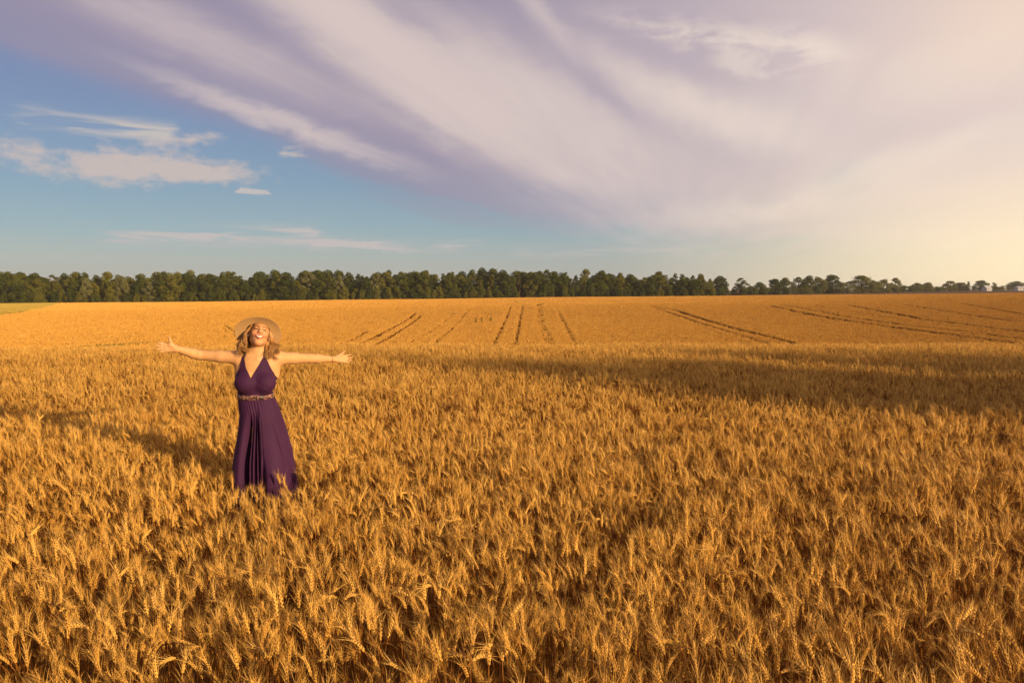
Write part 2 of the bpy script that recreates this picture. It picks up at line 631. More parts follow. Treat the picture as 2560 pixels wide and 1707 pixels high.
def flat_parts(parts):
    """The four parts of a stalk as arrays: vertices, faces, face materials."""
    v, f, m, n = [], [], [], 0
    for q in parts:
        v += q.v
        f += [tuple(i + n for i in t) for t in q.f]
        m += q.m
        n += q.n
    return np.array(v), f, m


def raw_mesh(name, verts, faces, mi, tone):
    """Mesh from arrays, quick for large ones. faces: list of (loop index array, sizes)."""
    me = bpy.data.meshes.new(name)
    loops, sizes = faces
    me.vertices.add(len(verts))
    me.vertices.foreach_set('co', verts.astype(np.float32).ravel())
    me.loops.add(len(loops))
    me.loops.foreach_set('vertex_index', loops.astype(np.int32))
    me.polygons.add(len(sizes))
    st = np.concatenate([[0], np.cumsum(sizes)[:-1]])
    me.polygons.foreach_set('loop_start', st.astype(np.int32))
    for m_ in WM:
        me.materials.append(m_)
    me.polygons.foreach_set('material_index', mi.astype(np.int32))
    me.update(calc_edges=True)
    set_tone(me, tone)
    return me


# (height, nod, lean): how the stalks stand
SHAPES = [(0.47, 0.25, 0.10), (0.45, 0.50, 0.06), (0.44, 0.85, 0.12), (0.46, 0.35, 0.22), (0.43, 1.25, 0.10), (0.42, 1.75, 0.14),
          (0.48, 0.15, 0.04), (0.40, 0.60, 0.30), (0.45, 2.15, 0.10), (0.43, 0.30, 0.15), (0.39, 0.45, 0.05), (0.46, 0.95, 0.20)]
SHAPE_P = np.array([.18, .13, .07, .12, .04, .03, .17, .06, .02, .13, .08, .025])
SHAPE_P /= SHAPE_P.sum()
near_parts = [make_stalk(100 + i, *sh, detail=2) for i, sh in enumerate(SHAPES)]
def prep(parts):
    v, f, m = flat_parts(parts)
    return v, np.concatenate([np.array(t) for t in f]), np.array([len(t) for t in f]), np.array(m)


near_flat = [prep(q) for q in near_parts]
mid_flat = [prep(make_stalk(200 + i, *sh, detail=1)) for i, sh in enumerate(SHAPES)]


def rot_matrices(rot):
    cx, sx, cy, sy, cz, sz = np.cos(rot[:, 0]), np.sin(rot[:, 0]), np.cos(rot[:, 1]), np.sin(rot[:, 1]), np.cos(rot[:, 2]), np.sin(rot[:, 2])
    M = np.empty((len(rot), 3, 3))
    M[:, 0, 0], M[:, 0, 1], M[:, 0, 2] = cy * cz, sx * sy * cz - cx * sz, cx * sy * cz + sx * sz
    M[:, 1, 0], M[:, 1, 1], M[:, 1, 2] = cy * sz, sx * sy * sz + cx * cz, cx * sy * sz - sx * cz
    M[:, 2, 0], M[:, 2, 1], M[:, 2, 2] = -sy, sx * cy, cx * cy
    return M


def merge_stalks(name, flat, pos, rot, scl, idx, tone):
    M = rot_matrices(rot)
    vv, lo, si, mi, tn, base = [], [], [], [], [], 0
    for k in range(len(pos)):
        v, l, s_, m_ = flat[idx[k]]
        vv.append((v * scl[k]) @ M[k].T + pos[k])
        lo.append(l + base)
        si.append(s_)
        mi.append(m_)
        tn.append(np.full(len(s_), tone[k]))
        base += len(v)
    return raw_mesh(name, np.concatenate(vv), (np.concatenate(lo), np.concatenate(si)), np.concatenate(mi), np.concatenate(tn))


def make_tuft(seed, radius, n, wid, hh):
    r = np.random.default_rng(seed)
    mb = MB()
    for _ in range(n):
        a, q = r.uniform(0, 6.28), radius * math.sqrt(r.random())
        x, y = q * math.cos(a), q * math.sin(a)
        top = r.uniform(0.37, 0.49)
        la, ln = r.uniform(0, 6.28), abs(r.normal(0, 0.35))
        d = np.array([math.cos(la) * math.sin(ln), math.sin(la) * math.sin(ln), math.cos(ln)])
        o = np.array([x, y, top]) - d * hh
        fa = r.uniform(0, 6.28)
        for k in range(2):
            u = np.array([math.cos(fa + k * 1.57), math.sin(fa + k * 1.57), 0]) * wid
            mb.add([o, o + d * hh * 0.45 + u, o + d * hh, o + d * hh * 0.45 - u], [(0, 1, 2, 3)], 0)
        u = np.array([math.cos(fa), math.sin(fa), 0]) * wid * 0.45
        b = np.array([x - d[0] * 0.1, y - d[1] * 0.1, -0.05])
        mb.add([b - u, b + u, o + u, o - u], [(0, 1, 2, 3)], 2)
        if r.random() < 0.5:
            t = o + np.array([r.normal(0, .07), r.normal(0, .07), -0.02])
            mb.add([b + u, o + (t - o) * .3 + u * 2, t], [(0, 1, 2)], 3)
    me = mb.mesh('tuft', WM)
    tn = r.random(len(me.polygons))
    set_tone(me, tn)
    return me


col_tuft = bpy.data.collections.new('tuft shapes')
col_far = bpy.data.collections.new('far tuft shapes')
col_small = bpy.data.collections.new('small tuft shapes')
for i in range(6):
    col_tuft.objects.link(bpy.data.objects.new('tuft_shape_%02d' % i, make_tuft(300 + i, 0.36, 34, 0.016, 0.13)))
    col_small.objects.link(bpy.data.objects.new('small_tuft_shape_%02d' % i, make_tuft(350 + i, 0.13, 6, 0.016, 0.13)))
    col_far.objects.link(bpy.data.objects.new('far_tuft_shape_%02d' % i, make_tuft(400 + i, 1.25, 95, 0.045, 0.16)))


def scatter_object(name, pts, rot, scl, idx, coll):
    me = bpy.data.meshes.new(name)
    me.from_pydata(pts.tolist(), [], [])
    a = me.attributes.new('rot', 'FLOAT_VECTOR', 'POINT')
    a.data.foreach_set('vector', rot.astype(np.float32).ravel())
    a = me.attributes.new('scl', 'FLOAT', 'POINT')
    a.data.foreach_set('value', scl.astype(np.float32))
    a = me.attributes.new('idx', 'INT', 'POINT')
    a.data.foreach_set('value', idx.astype(np.int32))
    o = bpy.data.objects.new(name, me)
    C.objects.link(o)
    ng = bpy.data.node_groups.new(name + '_nodes', 'GeometryNodeTree')
    ng.interface.new_socket('Geometry', in_out='INPUT', socket_type='NodeSocketGeometry')
    ng.interface.new_socket('Geometry', in_out='OUTPUT', socket_type='NodeSocketGeometry')
    nn, ll = ng.nodes, ng.links
    gi, go = nn.new('NodeGroupInput'), nn.new('NodeGroupOutput')
    ip = nn.new('GeometryNodeInstanceOnPoints')
    ci = nn.new('GeometryNodeCollectionInfo')
    ci.inputs[0].default_value = coll
    ci.inputs[1].default_value = True
    ci.inputs[2].default_value = True

    def named(n, t):
        x = nn.new('GeometryNodeInputNamedAttribute')
        x.data_type = t
        x.inputs[0].default_value = n
        return x.outputs[0]
    ll.new(gi.outputs[0], ip.inputs['Points'])
    ll.new(ci.outputs[0], ip.inputs['Instance'])
    ip.inputs['Pick Instance'].default_value = True
    ll.new(named('idx', 'INT'), ip.inputs['Instance Index'])
    er = nn.new('FunctionNodeEulerToRotation')
    ll.new(named('rot', 'FLOAT_VECTOR'), er.inputs[0])
    ll.new(er.outputs[0], ip.inputs['Rotation'])
    ll.new(named('scl', 'FLOAT'), ip.inputs['Scale'])
    ll.new(ip.outputs[0], go.inputs[0])
    md = o.modifiers.new('scatter', 'NODES')
    md.node_group = ng
    return o


def field_points(y0, y1, dens, half=0.645, margin=2.2):
    """Points strewn over the part of the field that lies before the camera."""
    w = half * y1 + margin
    n = int((y1 - y0) * 2 * w * dens)
    x = rng.uniform(-w, w, n)
    y = rng.uniform(y0, y1, n)
    k = np.abs(x) < half * np.maximum(y, 0) * 1.05 + margin
    return x[k], y[k]


def value_noise(x, y, scale, seed):
    r = np.random.default_rng(seed)
    T = r.random((64, 64))
    u, v = x / scale, y / scale
    i, j = np.floor(u).astype(int), np.floor(v).astype(int)
    fu, fv = u - i, v - j
    fu, fv = fu * fu * (3 - 2 * fu), fv * fv * (3 - 2 * fv)
    g = lambda a, b: T[a % 64, b % 64]
    return (g(i, j) * (1 - fu) + g(i + 1, j) * fu) * (1 - fv) + (g(i, j + 1) * (1 - fu) + g(i + 1, j + 1) * fu) * fv


WX, WY = at(632, 6.0), 6.0                     # where the woman stands
# wheel tracks and gaps in the crop of the far slope: polylines, half width, how thoroughly flattened
TRACKS = [
    ([(-1.7, 40), (-1.4, 61.8), (-0.9, 94.6), (-0.1, 130.4), (0.4, 215)], 0.20, 0.90),
    ([(0.2, 40), (0.3, 61.8), (0.9, 94.4), (1.7, 126), (2.0, 200)], 0.20, 0.90),
    ([(2.9, 45), (3.0, 65), (3.4, 94.2), (4.5, 128.8), (6.8, 197)], 0.42, 0.72),
    ([(4.6, 52), (5.1, 66), (6.2, 94.2), (6.9, 126)], 0.20, 0.82),
    ([(8.2, 55), (8.9, 75), (9.8, 105)], 0.14, 0.45),
    ([(-11.5, 52), (-12.0, 63.6), (-13.7, 113.6)], 0.27, 0.98),
    ([(-10.2, 52), (-10.7, 65.8), (-12.4, 108.4)], 0.25, 0.98),
    ([(-13.4, 62), (-13.6, 68.6), (-14.5, 79.4)], 0.22, 0.9),
    ([(-6.0, 58), (-6.3, 85), (-6.6, 114.2), (-5.6, 139.8)], 0.2, 0.82),
    ([(-8.1, 60), (-8.2, 116.4)], 0.2, 0.7),
    ([(21.0, 50), (22.1, 64.6), (22.9, 78.6), (23.8, 98.8), (23.5, 114.4), (21.9, 125)], 0.48, 0.96),
    ([(18.9, 50), (20.1, 66.6), (21.4, 82.0), (22.1, 101.6), (21.4, 119)], 0.36, 0.9),
    ([(38.7, 55), (39.6, 73.6), (40.0, 91.4), (39.5, 109.2), (40.2, 125)], 0.75, 0.93),
    ([(42.8, 60), (43.1, 84.0), (42.7, 103.6), (43.1, 128)], 0.58, 0.92),
    ([(46.4, 62), (47.0, 90.0), (48.0, 128)], 0.4, 0.8),
    ([(48.2, 65), (48.7, 75.6), (50.2, 98.0), (52.9, 125.6)], 0.70, 0.92),
    ([(57, 70), (59, 98.0), (62, 125.6)], 0.70, 0.9),
    ([(64, 85), (68, 108.0), (73, 130)], 0.55, 0.95),
    ([(28.0, 58), (29.5, 84.0), (30.6, 118)], 0.35, 0.6),
    ([(33.0, 58), (34.2, 84.0), (35.0, 118)], 0.4, 0.5),
    ([(-26.5, 76), (-28.0, 80.0), (-32.6, 90.0), (-36.4, 95.2), (-39.9, 98.0), (-48, 100.2)], 0.16, 0.85),
    ([(-24.5, 71), (-25.5, 73.0), (-27.7, 77.4), (-31.9, 87.6)], 0.10, 0.85),
    ([(-33.6, 79.5), (-32.9, 82.5)], 0.35, 1.0), ([(-30.6, 69.3), (-29.2, 70.6)], 0.3, 1.0), ([(-40.2, 78.4), (-39.7, 79.2)], 0.2, 1.0),
]


def track_dist(x, y):
    """Distance beyond the edge of the nearest track, and how flattened that track is."""
    D, A = np.full(len(x), 99.0), np.zeros(len(x))
    for pl, hw, amt in TRACKS:
        pl = np.array(pl, float)
        k = np.where((y > pl[:, 1].min() - 2) & (y < pl[:, 1].max() + 2) & (x > pl[:, 0].min() - 3) & (x < pl[:, 0].max() + 3))[0]
        if not len(k):
            continue
        P = np.stack([x[k], y[k]], 1)
        best = np.full(len(k), 9e9)
        for a, b in zip(pl[:-1], pl[1:]):
            ab = b - a
            t = np.clip(((P - a) @ ab) / (ab @ ab), 0, 1)
            best = np.minimum(best, np.linalg.norm(P - a - t[:, None] * ab, axis=1))
        e = best - hw * (0.8 + 0.4 * value_noise(x[k] * 0, y[k], 1.3, 51))
        c = e < D[k]
        D[k[c]] = e[c]
        A[k[c]] = amt
    return D, A


def stand(x, y, seed):
    """How stalks at these places stand: rotation, size, shape, tone."""
    n = len(x)
    lean_az = np.pi + 0.5 + 2.2 * (value_noise(x, y, 1.6, seed) - 0.5)
    rz = np.where(rng.random(n) < 0.50, lean_az + rng.normal(0, 0.7, n), rng.uniform(0, 6.283, n))
    tilt = np.abs(rng.normal(0, 0.10, n))
    ta = rng.uniform(0, 6.283, n)
    rot = np.stack([tilt * np.cos(ta), tilt * np.sin(ta), rz], 1)
    scl = np.clip((0.84 + 0.28 * value_noise(x, y, 0.33, seed + 3)) * rng.normal(1.0, 0.075, n), 0.70, 1.22)
    return rot, scl, rng.choice(len(SHAPES), n, p=SHAPE_P), np.clip(rng.normal(0.5, 0.33, n), 0, 1)


def patch_points(size, dens, seed, clump):
    n = int(size * size * dens)
    x, y = rng.uniform(-size / 2, size / 2, n), rng.uniform(-size / 2, size / 2, n)
    n1 = value_noise(x + 9, y + 9, 0.24, seed) * 0.65 + value_noise(x + 9, y + 9, 0.10, seed + 1) * 0.35
    k = rng.random(n) < np.clip(1.0 - clump + 2 * clump * n1, 0.1, 1)
    return x[k], y[k]


NEAR_S, MID_S = 0.62, 1.1
NEAR_D, MID_D = 315, 270


def patch_collection(name, flat, size, dens, n, clump):
    col = bpy.data.collections.new(name)
    for i in range(n):
        x, y = patch_points(size * 1.06, dens, 40 + i * 5, clump)
        rot, scl, idx, tone = stand(x, y, 60 + i * 7)
        pos = np.stack([x, y, np.full(len(x), -0.01)], 1)
        col.objects.link(bpy.data.objects.new('%s_%02d' % (name, i), merge_stalks(name, flat, pos, rot, scl, idx, tone)))
    return col


col_near = patch_collection('near_patch', near_flat, NEAR_S, NEAR_D, 11, 0.85)
col_mid = patch_collection('mid_patch', mid_flat, MID_S, MID_D, 9, 0.8)


def patch_grid(y0, y1, size, n, margin):
    """Patches laid side by side over the part of the field before the camera."""
    P = []
    ys = np.arange(y0 + size / 2, y1, size)
    for y in ys:
        w = 0.68 * y + margin
        off = rng.uniform(-0.5, 0.5) * size
        for x in np.arange(-w, w, size):
            P.append((x + off, y))
    P = np.array(P)
    z = ground_z(P[:, 0], P[:, 1])
    k = len(P)
    dzx = (ground_z(P[:, 0] + 0.3, P[:, 1]) - ground_z(P[:, 0] - 0.3, P[:, 1])) / 0.6
    dzy = (ground_z(P[:, 0], P[:, 1] + 0.3) - ground_z(P[:, 0], P[:, 1] - 0.3)) / 0.6
    rot = np.stack([np.arctan(dzy), -np.arctan(dzx), rng.normal(0, 0.06, k)], 1)
    scl = np.clip(0.96 + 0.10 * value_noise(P[:, 0], P[:, 1], 1.7, 33) + rng.normal(0, 0.02, k), 0.9, 1.12)
    return np.column_stack([P, z]), rot, scl, rng.integers(0, n, k)


def pixel(P):
    a = R(PITCH)
    y = P[:, 1] * math.cos(a) - (P[:, 2] - CAM_Z) * math.sin(a)
    z = P[:, 1] * math.sin(a) + (P[:, 2] - CAM_Z) * math.cos(a)
    return 1280 + FPX * P[:, 0] / y, 853.5 - FPX * z / y


pts, rot, scl, idx = patch_grid(1.35, 9.0, NEAR_S, 11, 2.3)
# round the woman the stalks are set one by one so that none grows through her skirt
ring = (np.abs(pts[:, 0] - WX - 0.05) < 0.85) & (np.abs(pts[:, 1] - WY) < 0.75)
cells = pts[ring]
wf = scatter_object('wheat_crop', pts[~ring], rot[~ring], scl[~ring], idx[~ring], col_near)
tag(wf, 'ripe golden bearded wheat filling the near field around the woman', 'wheat', kind='stuff')
xs, ys = [], []
for cx_, cy_, _ in cells:
    x, y = patch_points(NEAR_S, NEAR_D, 91, 0.5)
    xs.append(x + cx_)
    ys.append(y + cy_)
x, y = np.concatenate(xs), np.concatenate(ys)
lx_, ly_ = (x - WX) * 0.95 + (y - WY) * 0.312, (y - WY) * 0.95 - (x - WX) * 0.312
k = ((lx_ - 0.09) / 0.31) ** 2 + (ly_ / 0.26) ** 2 > 1
x, y = x[k], y[k]
rot, scl, idx, tone = stand(x, y, 70)
scl = scl * 1.06
wf = obj_from_mesh('wheat_crop', merge_stalks('wheat', near_flat, np.stack([x, y, ground_z(x, y) - 0.01], 1), rot, scl, idx, tone))
tag(wf, "golden wheat standing close around the hem of the purple dress", 'wheat', kind='stuff')
pts, rot, scl, idx = patch_grid(9.0, 25.0, MID_S, 9, 3.0)
wf = scatter_object('wheat_crop', pts, rot, scl, idx, col_mid)
tag(wf, 'ripe golden wheat of the middle field up to the low crest', 'wheat', kind='stuff')

# the nearest stalks in view are things of their own
x, y = rng.uniform(-2.6, 2.6, 1500), rng.uniform(2.3, 4.4, 1500)
rot, scl, idx, tone = stand(x, y, 80)
scl = scl * 1.06
pts = np.stack([x, y, ground_z(x, y) - 0.01], 1)
tips = np.array([near_parts[i][1].v[0] for i in idx])
hx = pts[:, 0] + np.cos(rot[:, 2]) * tips[:, 0] * scl
hy = pts[:, 1] + np.sin(rot[:, 2]) * tips[:, 0] * scl
hz = pts[:, 2] + tips[:, 2] * scl
ppx, ppy = pixel(np.stack([hx, hy, hz], 1))
cand = np.where((ppx > 30) & (ppx < 2530) & (ppy > 1300) & (ppy < 1650))[0]
order = cand[np.argsort(-(ppy[cand] + rng.uniform(0, 110, len(cand))))][:300]
stalk_meshes = []
for i in range(len(SHAPES)):
    sm = [q.mesh(n, WM) for q, n in zip(near_parts[i], ('stem', 'ear', 'awns', 'leaf'))]
    for me in sm:
        set_tone(me, 0.55)
    stalk_meshes.append(sm)
POSE = {0: 'upright', 1: 'slightly bowed', 2: 'bowed', 3: 'leaning', 4: 'drooping', 5: 'nodding', 6: 'straight', 7: 'low leaning', 8: 'hooked', 9: 'gently leaning', 10: 'short', 11: 'leaning bowed'}
COLS = ['far left', 'left', 'left of centre', 'centre', 'right of centre', 'right', 'far right']
for j in order:
    sh = int(idx[j])
    o = empty('wheat_stalk', tuple(pts[j]))
    o.rotation_euler = tuple(rot[j])
    o.scale = (scl[j],) * 3
    sec = COLS[min(6, int(ppx[j] / 366))]
    dep = 'at the very bottom edge' if ppy[j] > 1560 else 'just above the bottom edge'
    tag(o, '%s bearded wheat stalk %s, %s' % (POSE[sh], dep, sec), 'wheat stalk', 'nearest wheat stalks along the bottom edge')
    sm = stalk_meshes[sh]
    obj_from_mesh('stem', sm[0], o)
    er = obj_from_mesh('ear', sm[1], o)
    obj_from_mesh('awns', sm[2], er)
    obj_from_mesh('leaf', sm[3], o)


def tuft_points(y0, y1, dens, r, margin, zone=None):
    x, y = field_points(y0, y1, dens, 0.66, margin)
    if zone is None:
        D, A = track_dist(x, y)
        k = D > r
    else:
        # fine tufts only beside, and thinly inside, the tracks
        D, A = track_dist(x, y)
        k = (D < zone) & ((D > 0.03) | (rng.random(len(x)) > A))
    k &= x > np.interp(y, _e[:, 1], _e[:, 0], left=-1e4, right=-1e4)
    if zone is None:
        n1 = value_noise(x, y, 1.6, 21) * 0.5 + value_noise(x, y, 0.7, 22) * 0.5
        k &= rng.random(len(x)) < 0.50 + 0.95 * n1
    x, y = x[k], y[k]
    n = len(x)
    z = ground_z(x, y)
    rot = np.stack([np.zeros(n), np.zeros(n), rng.uniform(0, 6.283, n)], 1)
    scl = np.clip(0.93 + 0.16 * value_noise(x, y, 3.0, 23) + rng.normal(0, 0.05, n), 0.75, 1.25)
    return np.stack([x, y, z], 1), rot, scl, rng.integers(0, 6, n)


wf = scatter_object('wheat_crop', *tuft_points(24.0, 58.0, 3.5, 0.36, 3.0), col_tuft)
tag(wf, 'golden wheat in the hollow behind the low crest', 'wheat', kind='stuff')
wf = scatter_object('wheat_crop', *tuft_points(57.0, 135.0, 9.0, 0.34, 3.0), col_tuft)
tag(wf, 'golden wheat on the far slope crossed by dark wheel tracks', 'wheat', kind='stuff')
wf = scatter_object('wheat_crop', *tuft_points(52.0, 132.0, 42.0, 0.0, 0.0, 0.52), col_small)
tag(wf, 'golden wheat standing along the wheel tracks of the far slope', 'wheat', kind='stuff')
wf = scatter_object('wheat_crop', *tuft_points(134.0, 345.0, 0.75, 0.55, 8.0), col_far)
tag(wf, 'golden wheat on the far plateau below the wood', 'wheat', kind='stuff')

# short mown grass over the field at the left
m_blade = var_mat('grass blade', (0.36, 0.26, 0.045), (0.50, 0.36, 0.08), 0.7, 0.2)
col_grass = bpy.data.collections.new('grass shapes')
for i in range(3):
    me = make_tuft(450 + i, 1.3, 150, 0.05, 0.16)
    for q in range(len(me.materials)):
        me.materials[q] = m_blade
    col_grass.objects.link(bpy.data.objects.new('grass_shape_%02d' % i, me))
x, y = field_points(112.0, 312.0, 0.9, 0.68, 10.0)
k = x < np.interp(y, _e[:, 1], _e[:, 0], left=-1e4, right=-1e4) - 0.8
x, y = x[k], y[k]
wf = scatter_object('mown_grass', np.stack([x, y, ground_z(x, y) + 0.30], 1), np.column_stack([np.zeros((len(x), 2)), rng.uniform(0, 6.28, len(x))]), np.full(len(x), 0.55), rng.integers(0, 3, len(x)), col_grass)
tag(wf, 'pale yellow-green mown grass at the left edge below the wood', 'grass', kind='stuff')

# ------------------------------------------------------------------ weeds
m_weed = var_mat('green weed leaf', (0.06, 0.10, 0.012), (0.13, 0.18, 0.03), 0.6, 0.3, 0, 0.2)


def weed(name, x, y, h, seed, n=46, wid=0.16):
    r = np.random.default_rng(seed)
    o = empty(name, (x, y, float(ground_z(x, y))))
    st, lf = MB(), MB()
    for k in range(3):
        bx, by = r.normal(0, 0.05, 2)
        tx, ty = bx + r.normal(0, 0.10), by + r.normal(0, 0.10)
        hh = h * r.uniform(0.8, 1.0)
        st.tube([(bx, by, -0.03), ((bx + tx) / 2 + 0.02, (by + ty) / 2, hh * 0.5), (tx, ty, hh)], [0.012, 0.009, 0.004], 5)
        for q in range(n):
            t = r.uniform(0.15, 1.0)
            c = np.array([bx + (tx - bx) * t, by + (ty - by) * t, hh * t])
            a, e = r.uniform(0, 6.28), r.uniform(-0.2, 0.9)
            d = np.array([math.cos(a) * math.cos(e), math.sin(a) * math.cos(e), math.sin(e)])
            L, W = wid * r.uniform(0.7, 1.3) * (1.15 - 0.6 * t), 0.03 * r.uniform(0.8, 1.4)
            u = np.cross(d, [0, 0, 1.0])
            u = u / np.linalg.norm(u) * W
            lf.add([c, c + d * L * 0.45 + u, c + d * L + np.array([0, 0, -0.02]), c + d * L * 0.45 - u], [(0, 1, 2, 3)])
    st.build('stem', m_weed, o)
    lf.build('leaves', m_weed, o)
    return o


for i, (x, y, h, lab) in enumerate([(-4.45, 95.6, 0.98, 'tall green weed, leftmost of three standing above the far wheat'),
                                    (-3.65, 95.6, 1.05, 'tall green weed, middle of three standing above the far wheat'),
                                    (-2.55, 97.0, 1.0, 'tall green weed, rightmost of three standing above the far wheat')]):
    tag(weed('green_weed', x, y, h, 50 + i, 40, 0.2), lab, 'weed', 'three green weeds in the far wheat')
pr = np.random.default_rng(5)
mb = MB()
for _ in range(2600):
    t = pr.random()
    x, y = np.interp(t, [0, .35, .7, 1], [-36.5, -33.1, -32.0, -29.5]), np.interp(t, [0, .35, .7, 1], [55.5, 57.4, 60.3, 65.5])
    x += pr.normal(0, 0.7)
    y += pr.normal(0, 0.55)
    if pr.random() < 0.55 and abs(t - 0.25) > 0.1 and abs(t - 0.8) > 0.06:
        continue
    b = np.array([x, y, float(ground_z(x, y))])
    a = pr.uniform(0, 6.28)
    u = np.array([math.cos(a), math.sin(a), 0]) * 0.03
    h = pr.uniform(0.3, 0.62)
    d = np.array([pr.normal(0, .12), pr.normal(0, .12), h])
    mb.add([b - u, b + u, b + d * 0.6 + u * 1.6, b + d, b + d * 0.6 - u * 1.6], [(0, 1, 2, 3, 4)])
tag(mb.build('weed_strip', m_weed), 'strip of low green weeds in the dip at the left', 'weeds', kind='stuff')

# ------------------------------------------------------------------ trees
m_bark = noise_mat('bark', (0.028, 0.018, 0.011), (0.065, 0.042, 0.026), 3.0, 0.9, 0.1, 0.5, 5.0, (3, 3, 0.6))
m_pine_bark = noise_mat('reddish bark', (0.16, 0.07, 0.03), (0.24, 0.11, 0.05), 3.0, 0.9, 0.1, 0.5, 5.0, (3, 3, 0.6))


def leaf_mat(name, c1, c2):
    m, nt, b = new_mat(name, 0.65, 0.2)
    oi = nt.nodes.new('ShaderNodeObjectInfo')
    at_ = nt.nodes.new('ShaderNodeAttribute')
    at_.attribute_name = 'clump'
    f = (V(oi.outputs['Random']) * 0.55 + V(at_.outputs['Fac']) * 0.45).clamp()
    col = vmix(f, c1, c2)
    nt.links.new(col, b.inputs['Base Color'])
    tr = nt.nodes.new('ShaderNodeBsdfTranslucent')
    nt.links.new(col, tr.inputs[0])
    mx = nt.nodes.new('ShaderNodeMixShader')
    mx.inputs[0].default_value = 0.22
    nt.links.new(b.outputs[0], mx.inputs[1])
    nt.links.new(tr.outputs[0], mx.inputs[2])
    nt.links.new(mx.outputs[0], nt.nodes['Material Output'].inputs[0])
    return m


m_dark = leaf_mat('dark broad leaves', (0.030, 0.046, 0.003), (0.110, 0.115, 0.008))
m_olive = leaf_mat('olive leaves', (0.080, 0.088, 0.005), (0.180, 0.160, 0.013))
m_grey = leaf_mat('grey green leaves', (0.125, 0.130, 0.036), (0.205, 0.190, 0.062))
m_pine = leaf_mat('pine needles', (0.045, 0.060, 0.012), (0.120, 0.105, 0.022))


def tree_shape(seed, kind):
    """Trunk with limbs, and a crown of leaf sprays, for a tree one unit (12 m) high."""
    r = np.random.default_rng(seed)
    H = 12.0
    tr, cr = MB(), MB()
    clump = []
    if kind == 'pine':
        lo, hi, wmax = 0.50, 1.0, 2.2
    elif kind == 'cone':
        lo, hi, wmax = 0.06, 1.0, 2.2
    elif kind == 'tall':
        lo, hi, wmax = 0.05, 1.0, 3.2
    elif kind == 'shrub':
        lo, hi, wmax = 0.0, 1.0, 5.2
    else:
        lo, hi, wmax = 0.05, 1.0, 4.3
    bend = r.normal(0, 0.25, 2)
    tp = [np.array([bend[0] * t * t, bend[1] * t * t, -0.3 + (H * 0.86 + 0.3) * t]) for t in np.linspace(0, 1, 7)]
    tr.tube(tp, [0.26 * (1 - 0.85 * t) + 0.02 for t in np.linspace(0, 1, 7)], 7)
    lobes = []
    nl = {'pine': 10, 'cone': 16, 'tall': 20, 'shrub': 18}.get(kind, 24)
    for i in range(nl):
        t = (i + r.random()) / nl
        zz = H * (lo + (hi - lo) * t) * 0.95
        if kind == 'cone':
            prof = (1 - t) * 0.95 + 0.05
        elif kind == 'pine':
            prof = math.sin(math.pi * (0.15 + 0.8 * t)) ** 0.7
        elif kind == 'shrub':
            prof = math.sqrt(max(0.04, 1 - t * t))
        else:
            prof = math.sin(math.pi * (0.22 + 0.765 * t)) ** 0.80
        rr = wmax * prof
        a = i * 2.4 + r.normal(0, 0.4)
        q = rr * r.uniform(0.35, 0.78)
        lr = r.uniform(0.20, 0.42) * wmax * (0.75 + 0.3 * prof)
        c = np.array([q * math.cos(a), q * math.sin(a), min(zz, H - lr * 0.45)])
        if kind == 'shrub':
            c[2] *= 0.9
        lobes.append((c, lr))
        k = min(6, max(1, int(t * 5)))
        if i % 2 == 0 and kind != 'shrub':
            b = tp[k]
            tr.tube([b, (b + c) / 2 + np.array([0, 0, 0.25]), c], [0.10 * (1 - t * 0.6), 0.06, 0.02], 5)
    for ci, (c, lr) in enumerate(lobes):
        n = int(150 * (lr / 1.2) ** 2) + 30
        tone = r.random()
        for _ in range(n):
            d = r.normal(0, 1, 3)
            d /= np.linalg.norm(d)
            d[2] = d[2] * 0.85
            rad = lr * r.uniform(0.66, 1.05)
            p = c + d * rad + r.normal(0, 0.10, 3)
            if p[2] < 0.15:
                p[2] = 0.15 + r.random() * 0.4
            s = r.uniform(0.16, 0.36)
            nrm = d + r.normal(0, 0.55, 3)
            nrm /= np.linalg.norm(nrm)
            u = np.cross(nrm, r.normal(0, 1, 3))
            u /= np.linalg.norm(u)
            w = np.cross(nrm, u)
            cr.add([p + u * s, p + w * s * 0.62, p - u * s * 0.9, p - w * s * 0.55 + nrm * s * 0.25], [(0, 1, 2, 3)])
            clump.append(min(1, max(0, tone + r.normal(0, 0.15))))
    return tr, cr, clump


def tree_meshes(seed, kind, lm, bm=None):
    tr, cr, clump = tree_shape(seed, kind)
    tm = tr.mesh('trunk', bm or m_bark, True)
    cm = cr.mesh('crown', lm)
    a = cm.attributes.new('clump', 'FLOAT', 'FACE')
    a.data.foreach_set('value', clump)
    return tm, cm


KINDS = {}
for k, (kind, lm, n) in {'round dark': ('round', m_dark, 3), 'round olive': ('round', m_olive, 3), 'grey': ('round', m_grey, 2), 'tall dark': ('tall', m_dark, 3),
                         'tall olive': ('tall', m_olive, 2), 'pine': ('pine', m_pine, 2), 'cone': ('cone', m_pine, 1), 'shrub': ('shrub', m_olive, 2), 'shrub dark': ('shrub', m_dark, 2)}.items():
    KINDS[k] = [tree_meshes(hash(k.replace(' ', '')) % 1 + sum(map(ord, k)) * 7 + i, kind, lm, m_pine_bark if kind == 'pine' else None) for i in range(n)]


def plant_tree(kind, x, y, h, width=1.0, label=None, group=None, name='broadleaf_tree', z=None):
    tm, cm = random.choice(KINDS[kind])
    o = empty(name, (x, y, float(ground_z(x, y)) if z is None else z), random.uniform(0, 6.28))
    s = h / 12.0
    o.scale = (s * width, s * width, s)
    if 'shrub' not in kind:
        obj_from_mesh('trunk', tm, o)
    else:
        obj_from_mesh('stems', tm, o)
    obj_from_mesh('crown', cm, o)
    tag(o, label, 'shrub' if 'shrub' in kind else 'tree', group)
    return o


